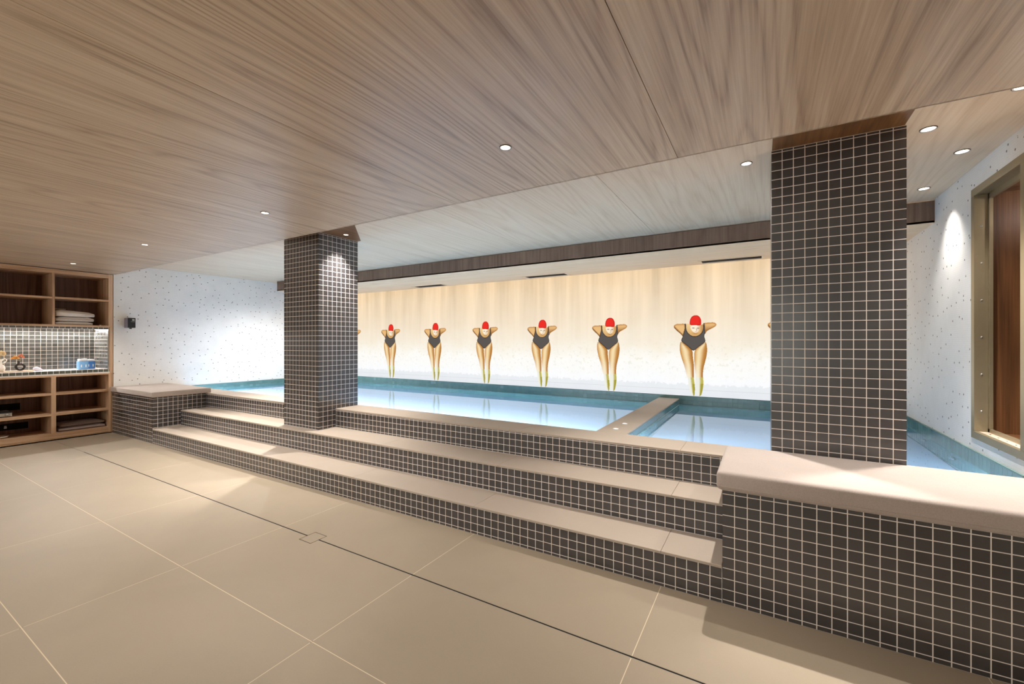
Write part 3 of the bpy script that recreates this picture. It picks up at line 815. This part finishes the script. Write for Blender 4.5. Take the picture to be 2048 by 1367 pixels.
downlight(-1.007, 1.650, H1, 0.028, 'downlight in the brown ceiling, nearest the camera', SPOT_LOW * 1.2, G1, 100)
downlight(-2.933, 1.650, H1, 0.028, 'downlight in the brown ceiling in front of the left pillar', SPOT_LOW * 2.2, G1, 100)
downlight(-4.825, 1.635, H1, 0.028, 'second downlight from the shelves in the brown ceiling', SPOT_LOW * 2.6, G1, 100)
downlight(-6.687, 1.620, H1, 0.028, 'downlight in the brown ceiling just before the shelves', SPOT_LOW * 0.9, G1, 100)
downlight(-3.447, 2.711, H2, 0.026, 'downlight close beside the left pillar, washing its side tiles', SPOT_HIGH * 0.7, G2, 84, 1.0)
downlight(-0.082, 2.804, H2, 0.031, 'downlight just left of the right pillar head', SPOT_HIGH * 0.65, G2)
downlight(0.690, 2.796, H2, 0.033, 'downlight just right of the right pillar head', SPOT_HIGH * 0.65, G2)
downlight(0.928, 3.218, H2, 0.033, 'downlight close to the right wall, above the bronze niche', SPOT_HIGH * 0.3, G2, 84, 1.0)
downlight(0.932, 3.867, H2, 0.033, 'farthest downlight by the right wall, near the soffit', SPOT_HIGH * 0.2, G2, 84, 1.0)
downlight(0.903, 2.520, H2, 0.033, 'downlight at the ceiling edge cut off by the right picture border', SPOT_HIGH * 0.4, G2)
lamp(-4.26, 2.711, H2 - 0.01, SPOT_HIGH)                 # behind the left pillar
lamp(0.93, 4.30, H2 - 0.01, SPOT_HIGH * 0.5)
for x in (-2.933, -1.007, 0.6): lamp(x, -0.25, H1 - 0.01, SPOT_LOW * 0.6, 110, 0.9)   # added fill spots, unseen behind the camera
# added hidden line lamps under the coping, brightening the basin and water
for x0_, x1_ in ((XL + 0.05, DX0 - 0.05), (DX1 + 0.05, XR - 0.05)):
    ld = bpy.data.lights.new('pool_fill_lamp', 'AREA'); ld.shape = 'RECTANGLE'; ld.size = x1_ - x0_; ld.size_y = 0.05; ld.energy = POOL_W * (x1_ - x0_)
    ld.color = (0.99, 0.97, 0.95); ld.spread = math.radians(170)
    o = bpy.data.objects.new('pool_fill_lamp', ld); C.objects.link(o); o.location = ((x0_ + x1_) / 2, Y3 + 0.012, 0.36)
    o.rotation_euler = (math.radians(90 - 24), 0, 0)
lamp(-6.1, 4.0, H2 - 0.01, SPOT_HIGH, 150, 1.0)  # added fill spot hidden behind the left pillar, brightens the left wall

# ================================================================== NICHE WINDOW in the right wall
ni = thing('wall_niche', 'tall bronze framed recess lined with walnut in the right wall', 'niche', (XR, 3.255, 0.625), kind='structure')
F0, F1, G0, G1z = 2.955, 3.557, 0.62, 2.08   # outer Y, outer Z
fw = 0.042
boxes('frame_head', M['brass'], ni, (XR - 0.008, XR + 0.05, F0, F1, G1z - fw, G1z), bev=0.001, seg=1)
boxes('frame_sill', M['brass'], ni, (XR - 0.008, XR + 0.012, F0, F1, G0, G0 + fw), bev=0.001, seg=1)
for a in (F0, F1 - fw): boxes('frame_jamb', M['brass'], ni, (XR - 0.008, XR + 0.05, a, a + fw, G0 + fw, G1z - fw), bev=0.001, seg=1)
# inner glazing frame, sill board and screws
boxes('inner_frame', M['brass'], ni, (XR + 0.05, XR + 0.066, F0 + 0.02, F1 - 0.028, G1z - fw - 0.03, G1z - fw + 0.01), (XR + 0.05, XR + 0.066, F0 + 0.02, F1 - 0.028, G0 + 0.03, G0 + fw + 0.02),
      (XR + 0.05, XR + 0.066, F1 - fw - 0.016, F1 - fw + 0.014, G0 + 0.03, G1z - fw), (XR + 0.05, XR + 0.066, F0 + 0.02, F0 + fw + 0.016, G0 + 0.03, G1z - fw))
boxes('sill_board', M['tray'], ni, (XR + 0.012, XR + 0.05, F0 + fw, F1 - fw, G0 + 0.02, G0 + fw))
for k in range(6):
    z = 0.78 + k * 0.215
    o = lathe('screw', M['silver'], ni, [(0.001, 0.003), (0.004, 0.0026), (0.0055, 0)], 12, (0.024, F1 - fw - 3.255, z - 0.625), cap=False); o.rotation_euler = (PI / 2, 0, 0)
for k in range(5):
    o = lathe('sill_screw', M['trim_dark'], ni, [(0.001, 0.002), (0.005, 0)], 12, (0.03, F0 + 0.09 + k * 0.095 - 3.255, G0 + fw - 0.625 + 0.0002), cap=False)
nb = ni
boxes('side_panel', M['niche_wood'], nb, (XR + 0.068, XR + 0.50, 3.54, 3.56, 0.63, 2.07))
boxes('side_panel', M['niche_wood'], nb, (XR + 0.068, XR + 0.50, 2.94, 2.96, 0.63, 2.07))
boxes('back_panel', M['niche_wood'], nb, (XR + 0.50, XR + 0.52, 2.94, 3.56, 0.63, 2.07))
boxes('top_panel', M['niche_wood'], nb, (XR + 0.068, XR + 0.50, 2.96, 3.54, 2.045, 2.065))
boxes('bottom_panel', M['niche_wood'], nb, (XR + 0.068, XR + 0.50, 2.96, 3.54, 0.635, 0.655))
ld = bpy.data.lights.new('niche_lamp', 'POINT'); ld.energy = 1.6; ld.shadow_soft_size = 0.03; ld.color = WARM
o = bpy.data.objects.new('niche_lamp', ld); C.objects.link(o); o.location = (XR + 0.3, 3.2, 1.95)

# ================================================================== SHELVING (left wall)
FX = XL - 0.006           # front plane
BX = FX - 0.42            # back plane
SA, SC0, SC1, SD0, SD1 = SH0 + 0.003, 1.59, 1.63, 2.108, 2.150
up = thing('upper_shelf_unit', 'oak veneered open shelf unit below the ceiling at the far left', 'shelf', (FX, 1.6, 1.373))
for a, b in ((SA, SA + 0.042), (SD0, SD1)): boxes('side_panel', M['oak_v'], up, (BX, FX, a, b, 1.373, 2.06))
boxes('divider', M['oak_v'], up, (BX, FX, 1.597, 1.620, 1.394, 2.010))
boxes('top_rail', M['oak'], up, (BX, FX, SA + 0.042, SD0, 2.010, 2.06))
boxes('bottom_board', M['oak'], up, (BX, FX, SA + 0.042, SD0, 1.373, 1.394))
boxes('shelf_board', M['oak'], up, (BX, FX - 0.002, SA + 0.042, 1.597, 1.703, 1.726))
boxes('shelf_board', M['oak'], up, (BX, FX - 0.002, 1.620, SD0, 1.706, 1.729))
boxes('back_panel', M['oak_dark'], up, (BX - 0.012, BX, SA, SD1, 1.373, 2.06))
lo = thing('lower_shelf_unit', 'oak veneered open shelf unit standing on the floor under the worktop', 'shelf', (FX, 1.6, 0.0))
for a, b in ((SA, SA + 0.042), (SD0, SD1)): boxes('side_panel', M['oak_v'], lo, (BX, FX, a, b, 0.012, 0.781 if a < 2 else 0.781))
boxes('divider', M['oak_v'], lo, (BX, FX, SC0, SC1, 0.084, 0.781))
boxes('top_board', M['oak'], lo, (BX, FX, SA + 0.042, SC0, 0.762, 0.781), (BX, FX, SC1, SD0, 0.762, 0.781))
boxes('bottom_board', M['oak'], lo, (BX, FX, SA + 0.042, SD0, 0.057, 0.084))
boxes('plinth', M['oak'], lo, (FX - 0.02, FX, SA + 0.042, SD0, 0.012, 0.057))
boxes('shadow_gap_foot', M['black_gap'], lo, (BX + 0.02, FX - 0.03, SA, SD1, 0.001, 0.012))  # black strip puts the shadow gap under the plinth into colour
for a, b in ((SA + 0.042, SC0), (SC1, SD0)):
    boxes('shelf_board', M['oak'], lo, (BX, FX - 0.002, a, b, 0.542, 0.568))
    boxes('shelf_board', M['oak'], lo, (BX, FX - 0.002, a, b, 0.296, 0.325))
boxes('back_panel', M['oak_dark'], lo, (BX - 0.012, BX, SA, SD1, 0.012, 0.781))
for (a, b, c, d), in (((1.12, 1.418, 0.364, 0.446),), ((1.12, 1.484, 0.131, 0.209),)):
    boxes('ventilation_slot', M['black_gap'], lo, (BX, BX + 0.003, a, b, c, d), bev=0.001, seg=1)
# tiled worktop and niche
NX0 = -7.83
wt = thing('tiled_worktop', 'worktop with white glazed surface and green-grey tile edge between the shelf units', 'worktop', (FX, 1.6, 0.7815))
boxes('worktop_slab', M['white_cer'], wt, (NX0 + 0.005, FX - 0.003, SA, SD0 + 0.012, 0.7815, 0.832))
T = Tiles(wt, M['tile_green'], 0.0042)
T.field((FX - 0.003, 0, 0), Y_, Z_, edges(SA, SD0 + 0.012, SD0, P), [0.795, 0.835])
T.build()
bk = thing('niche_tiling', 'grey mosaic backsplash niche lit by the strip under the upper shelves', 'backsplash', (NX0, 1.6, 0.832))
boxes('grout_bed', M['grout'], bk, (NX0 - 0.012, NX0, SA, SD0 + 0.012, 0.833, 1.372), (NX0, FX - 0.021, SD0 - 0.004, SD0 + 0.012, 0.833, 1.372),
      (FX - 0.0195, FX - 0.0035, SA, SD0, 1.344, 1.3725))
T = Tiles(bk, M['tile_grey'], 0.0034, limit=300)
T.field((NX0, 0, 0), Y_, Z_, edges(SA, SD0 - 0.004, SD0 - 0.004, P), edges(0.834, 1.371, 1.36, Q))
T.field((0, SD0 - 0.004, 0), X_, Z_, edges(NX0 + 0.003, FX - 0.003, NX0, P), edges(0.834, 1.343, 1.36, Q))
T.field((FX - 0.0035, 0, 0), Y_, Z_, edges(SA, SD0, SD0, P), [1.346, 1.372])
T.build()
tr1 = boxes('trim_1', M['oak_v'], None, (FX - 0.02, FX, SD0 + 0.012, SD1, 0.782, 1.372))
tag(tr1, kind='structure')
ls = thing('led_strip', 'bright white light strip under the upper shelf unit along the tiled niche', 'light', (NX0 + 0.05, 1.6, 1.35))
boxes('aluminium_profile', M['silver'], ls, (NX0 + 0.036, NX0 + 0.064, SA + 0.01, SD0 - 0.02, 1.362, 1.3725))
boxes('diffuser', M['led'], ls, (NX0 + 0.039, NX0 + 0.061, SA + 0.01, SD0 - 0.02, 1.357, 1.362))
ld = bpy.data.lights.new('led_strip_lamp', 'AREA'); ld.shape = 'RECTANGLE'; ld.size = 0.015; ld.size_y = 1.0; ld.energy = 12.0; ld.color = (1, 0.98, 0.97)
o = bpy.data.objects.new('led_strip_lamp', ld); C.objects.link(o); o.location = (NX0 + 0.05, 1.58, 1.355); o.rotation_euler = (0, math.radians(-38), 0)

# ---- towels
def folded(name, label, cat, c, sx, sy, h, m, layers=1, sag=0.0, grp=None, tilt=0.0, seed=0):
    t = thing(name, label, cat, c, grp); rnd = random.Random(seed)
    for k in range(layers):
        bm = bmesh.new(); z0 = h * k / layers; z1 = h * (k + 1) / layers - 0.001
        box(bm, -sx / 2, sx / 2, -sy / 2, sy / 2, z0, z1)
        bmesh.ops.subdivide_edges(bm, edges=[e for e in bm.edges if abs(e.verts[0].co.z - e.verts[1].co.z) < 1e-6], cuts=7, use_grid_fill=True)
        for v in bm.verts:
            x, y, z = v.co
            e_ = max(0, 1 - (abs(x) / (sx / 2)) ** 6) * max(0, 1 - (abs(y) / (sy / 2)) ** 8)
            if z > (z0 + z1) / 2: v.co.z = z - (1 - e_) * (z1 - z0) * 0.35 + sag * (0.5 - y / sy) * 1.0 + math.sin(x * 31 + seed) * 0.0015
            v.co.y += tilt * z
        # round the fold on the front
        fe = [e for e in bm.edges if abs(e.verts[0].co.x - sx / 2) < 1e-6 and abs(e.verts[1].co.x - sx / 2) < 1e-6 and abs(e.verts[0].co.y - e.verts[1].co.y) > 1e-6]
        bmesh.ops.bevel(bm, geom=fe, offset=(z1 - z0) * 0.42, segments=4, profile=0.5, affect='EDGES')
        link('fold', mesh(bm, m, True), t)
    return t
G = 'folded towels on the upper shelf'
folded('folded_towel', 'white folded towel at the bottom of the stack on the upper shelf', 'towel', (-7.52, 1.80, 1.3945), 0.30, 0.33, 0.046, M['towel'], 1, 0, G, seed=1)
folded('folded_towel', 'white folded towel in the middle of the stack on the upper shelf', 'towel', (-7.52, 1.808, 1.4415), 0.30, 0.335, 0.056, M['towel'], 1, 0, G, seed=2)
folded('folded_towel', 'thick white folded towel on top of the stack on the upper shelf', 'towel', (-7.52, 1.812, 1.4985), 0.30, 0.34, 0.060, M['towel'], 1, 0.024, G, seed=3)
folded('folded_towel', 'cream folded cloth seen at the back of the towel stack', 'towel', (-7.60, 1.695, 1.588), 0.14, 0.13, 0.012, M['towel_cream'], 1, 0, G, seed=4)
folded('folded_mat', 'taupe folded cloth, upper one of two on the lowest right shelf', 'cloth', (-7.53, 1.88, 0.142), 0.28, 0.40, 0.040, M['brown_cloth'], 1, 0.0, 'folded cloths on the lowest shelf', seed=5)
folded('folded_mat', 'taupe folded cloth, lower one of two on the lowest right shelf', 'cloth', (-7.53, 1.875, 0.0845), 0.30, 0.42, 0.055, M['brown_cloth'], 1, 0.0, 'folded cloths on the lowest shelf', seed=6)

# ---- things on the worktop
WZ = 0.8323
tr_ = thing('serving_tray', 'pale wooden tray under the two vases on the worktop', 'tray', (-7.545, 1.30, WZ))
bm = bmesh.new()
bm2 = []
for sx_, sy_ in ((-1, -1), (1, -1), (1, 1), (-1, 1)):
    for a in range(0, 91, 15):
        base = {(-1, -1): 180, (1, -1): 270, (1, 1): 0, (-1, 1): 90}[(sx_, sy_)]
        t_ = math.radians(base + a); bm2.append((sx_ * 0.07 + 0.03 * math.cos(t_), sy_ * 0.145 + 0.03 * math.sin(t_)))
A = [bm.verts.new((x, y, 0)) for x, y in bm2]; B = [bm.verts.new((x * 1.02, y * 1.02, 0.014)) for x, y in bm2]
C_ = [bm.verts.new((x * 0.94, y * 0.96, 0.014)) for x, y in bm2]; D_ = [bm.verts.new((x * 0.93, y * 0.95, 0.010)) for x, y in bm2]
bm.faces.new(A[::-1]); bm.faces.new(D_)
for L1, L2 in ((A, B), (B, C_), (C_, D_)):
    for i in range(len(A)): bm.faces.new((L1[i], L1[(i + 1) % len(A)], L2[(i + 1) % len(A)], L2[i]))
link('tray_board', mesh(bm, M['tray']), tr_)
TZ = WZ + 0.0102
wv = thing('vase', 'white ceramic vase with a loop handle and cream flower on the tray', 'vase', (-7.56, 1.225, TZ))
lathe('vase_body', M['white_cer'], wv, [(0.030, 0), (0.040, 0.012), (0.046, 0.035), (0.040, 0.062), (0.024, 0.080), (0.018, 0.095), (0.020, 0.115), (0.030, 0.135), (0.026, 0.137), (0.016, 0.12)], 32)
pts = [(0, 0.020 + 0.0, 0.094), (0, 0.038, 0.102), (0, 0.052, 0.120), (0, 0.054, 0.136), (0, 0.042, 0.146), (0, 0.022, 0.140)]
link('handle', tube_mesh(pts, 0.0055, M['white_cer']), wv)
def blossom(name, c, r, m, parent, n=26, seed=0, flat=1.0):
    rnd = random.Random(seed); bm = bmesh.new()
    for i in range(n):
        th = 2.399963 * i; zz = 1 - 1.35 * (i + 0.5) / n; rr = math.sqrt(max(0, 1 - zz * zz))
        d = Vector((rr * math.cos(th), rr * math.sin(th), zz)).normalized()
        q = d.to_track_quat('Z', 'Y').to_matrix().to_4x4()
        s_ = r * rnd.uniform(0.5, 0.72)
        ring = []
        base = Matrix.Translation(d * r * 0.25) @ q
        ctr = bm.verts.new(base @ Vector((0, 0, r * 0.35)))
        for k in range(7):
            a = 2 * PI * k / 7; w2 = s_ * rnd.uniform(0.8, 1.1)
            ring.append(bm.verts.new(base @ Vector((w2 * math.cos(a), w2 * math.sin(a), r * rnd.uniform(0.45, 0.75)))))
        for k in range(7): bm.faces.new((ctr, ring[k], ring[(k + 1) % 7]))
    for v in bm.verts: v.co.z *= flat
    return link(name, mesh(bm, m, False), parent, c)
link('stem', tube_mesh([(0, 0, 0.10), (0.002, 0.004, 0.16), (0, 0.006, 0.19)], 0.0018, M['stem'], 6), wv)
blossom('flower_head', (0, 0.008, 0.205), 0.038, M['cream_petal'], wv, 34, 1, 0.85)
rv = thing('ring_vase', 'small dark ring shaped vase holding dried orange flowers', 'vase', (-7.56, 1.383, TZ))
pts = [(0, 0.034 * math.cos(a), 0.046 + 0.034 * math.sin(a)) for a in [2 * PI * k / 28 for k in range(28)]]
link('vase_ring', tube_mesh(pts, 0.0125, M['ring_cer'], 12, True), rv)
o = lathe('vase_neck', M['ring_cer'], rv, [(0.013, 0), (0.010, 0.02), (0.012, 0.034), (0.008, 0.034)], 20, (0, -0.012, 0.082))
for i, (dy, dz, m_, r_) in enumerate(((-0.055, 0.148, 'orange_petal', 0.019), (-0.035, 0.162, 'orange_petal', 0.020), (-0.02, 0.150, 'orange_petal', 0.018), (0.006, 0.178, 'pink_petal', 0.020), (0.022, 0.160, 'pink_petal', 0.014))):
    link('stem', tube_mesh([(0, -0.012, 0.10), (0, (dy - 0.012) / 2, 0.128), (0, dy, dz)], 0.0012, M['stem'], 6), rv)
    blossom('flower_head', (0.004 * (i % 2), dy, dz), r_, M[m_], rv, 12, 10 + i, 0.8)
cl = thing('rolled_cloth', 'small white rolled cloth lying on the worktop beside the tray', 'cloth', (-7.50, 1.512, WZ))
pts = [(0.0, -0.036, 0.022), (0.0, -0.030, 0.027), (0.002, -0.012, 0.028), (0.006, 0.008, 0.022), (0.012, 0.030, 0.013), (0.016, 0.050, 0.006)]
link('cloth_body', tube_mesh(pts, [0.008, 0.021, 0.027, 0.022, 0.012, 0.005], M['cloth_white'], 16), cl)
pts = [(0.022 + 0.006 * math.cos(a), -0.012 + 0.016 * math.sin(a), 0.022 + 0.012 * math.cos(a)) for a in [PI * k / 8 for k in range(9)]]
link('cloth_fold', tube_mesh(pts, 0.004, M['cloth_white'], 8), cl)
def tub(c, label, m, s=1.0):
    t = thing('paper_tub', label, 'tub', c, 'blue tubs on the worktop')
    def sq(r, n=3.2, k=40):
        out = []
        for i in range(k):
            a = 2 * PI * i / k; ca, sa = math.cos(a), math.sin(a)
            rr = r / ((abs(ca) ** n + abs(sa) ** n) ** (1 / n)); out.append((rr * ca, rr * sa))
        return out
    def loft(levels, mm, nm):
        bm = bmesh.new(); rs = [[bm.verts.new((x, y, z)) for x, y in sq(r)] for r, z in levels]
        for a, b in zip(rs, rs[1:]):
            for i in range(len(a)): bm.faces.new((a[i], a[(i + 1) % len(a)], b[(i + 1) % len(b)], b[i]))
        bm.faces.new(rs[0][::-1]); bm.faces.new(rs[-1])
        link(nm, mesh(bm, mm, True), t)
    loft([(0.044 * s, 0), (0.047 * s, 0.004), (0.047 * s, 0.092 * s), (0.044 * s, 0.098 * s), (0.030, 0.101 * s)], m, 'tub_body')
    loft([(0.040 * s, 0.098 * s), (0.040 * s, 0.122 * s), (0.037 * s, 0.126 * s), (0.032 * s, 0.124 * s)], M['white'], 'lid')
    for dy in (-0.022, 0.02):
        boxes('printed_label', M['white'], t, (c[0] + 0.0468 * s, c[0] + 0.0476 * s, c[1] + dy - 0.005, c[1] + dy + 0.005, c[2] + 0.03, c[2] + 0.062))
tub((-7.50, 1.902, WZ), 'light blue tub with white lid, left one of the pair on the worktop', M['blue'], 1.08)
tub((-7.60, 1.997, WZ), 'darker blue tub with white lid, right one of the pair on the worktop', M['blue_dark'], 1.0)

# ---- things on the lower shelves
dv_ = thing('audio_player', 'silver box shaped player with a round knob on the middle left shelf', 'player', (-7.52, 1.21, 0.3255))
boxes('player_body', M['silver'], dv_, (-7.66, -7.42, 1.125, 1.297, 0.332, 0.372), bev=0.003)
boxes('top_cover', M['black'], dv_, (-7.655, -7.425, 1.128, 1.293, 0.3725, 0.388), bev=0.002)
for a in (1.14, 1.27): boxes('foot', M['black'], dv_, (-7.45, -7.43, a, a + 0.015, 0.3256, 0.332))
for a in (1.14, 1.27): boxes('foot', M['black'], dv_, (-7.64, -7.62, a, a + 0.015, 0.3256, 0.332))
o = lathe('knob', M['silver'], dv_, [(0.015, 0), (0.0145, 0.010), (0.010, 0.013), (0.001, 0.013)], 24, (0.10, 0.045, 0.027), cap=False); o.rotation_euler = (0, PI / 2, 0)
link('tone_arm', tube_mesh([(0.03, -0.03, 0.068), (0.05, 0.03, 0.071), (0.06, 0.07, 0.066)], 0.003, M['silver'], 8), dv_)
ov = thing('oval_dish', 'white oval dish lying on the lowest left shelf', 'dish', (-7.50, 1.205, 0.0845))
bm = bmesh.new(); rings = []
for r, z in ((0.05, 0.0), (0.072, 0.008), (0.08, 0.022), (0.076, 0.023), (0.066, 0.011), (0.045, 0.006)):
    rings.append([bm.verts.new((r * math.cos(2 * PI * i / 40), r * 1.0 * math.sin(2 * PI * i / 40), z)) for i in range(40)])
for a, b in zip(rings, rings[1:]):
    for i in range(40): bm.faces.new((a[i], a[(i + 1) % 40], b[(i + 1) % 40], b[i]))
bm.faces.new(rings[0][::-1]); bm.faces.new(rings[-1])
link('dish_body', mesh(bm, M['white_cer'], True), ov)
so = thing('wall_socket', 'small white socket insert inside the black slot of the lowest left shelf', 'socket', (BX + 0.003, 1.30, 0.17))
boxes('socket_plate', M['silver'], so, (BX + 0.003, BX + 0.007, 1.29, 1.312, 0.155, 0.168), (BX + 0.003, BX + 0.007, 1.292, 1.310, 0.174, 0.184))
kn = thing('bead', 'tiny pale knob lying on the upper shelf right of the towels', 'knob', (-7.46, 2.06, 1.3945))
lathe('bead_body', M['towel'], kn, [(0.004, 0), (0.011, 0.003), (0.012, 0.008), (0.008, 0.013), (0.002, 0.014)], 16)

# ---- dispenser on the left wall
dp = thing('wall_dispenser', 'small black box mounted on the dotted left wall beside the shelves', 'dispenser', (XL, 2.30, 1.37))
boxes('housing', M['grey_lilac'], dp, (XL + 0.001, XL + 0.115, 2.262, 2.342, 1.370, 1.502), bev=0.004)
boxes('front_cover', M['black'], dp, (XL + 0.115, XL + 0.128, 2.262, 2.342, 1.370, 1.502), bev=0.004)
boxes('window_strip', M['silver'], dp, (XL + 0.128, XL + 0.1295, 2.292, 2.334, 1.449, 1.453))
boxes('sensor_panel', M['silver'], dp, (XL + 0.128, XL + 0.1295, 2.305, 2.330, 1.464, 1.486))
boxes('spout', M['black'], dp, (XL + 0.07, XL + 0.10, 2.292, 2.312, 1.356, 1.370), bev=0.002)

# ---- small pieces go one level deeper, under the part they sit on
def under(part, sub, root=None):
    for t_ in [o for o in C.objects if o.parent is None and o.type == 'EMPTY']:
        ps = [c for c in t_.children if c.name.split('.')[0] == part]
        for c in [c for c in t_.children if c.name.split('.')[0] == sub]:
            if ps and all(abs(v) < 1e-9 for v in ps[0].location) and all(abs(v) < 1e-9 for v in ps[0].rotation_euler): c.parent = ps[0]
under('cushion_pad', 'seam'); under('tub_body', 'lid'); under('tub_body', 'printed_label'); under('player_body', 'knob')
under('vase_body', 'handle'); under('front_cover', 'window_strip'); under('front_cover', 'sensor_panel'); under('trim_ring', 'lens')
under('cloth_body', 'cloth_fold'); under('frame_jamb', 'screw'); under('vent_frame', 'vent_slat'); under('aluminium_profile', 'diffuser')
for t_ in [o for o in C.objects if o.parent is None and o.name.startswith(('vase', 'ring_vase'))]:
    st = [c for c in t_.children if c.name.startswith('stem')]; fh = [c for c in t_.children if c.name.startswith('flower_head')]
    for a, b in zip(st, fh): b.parent = a
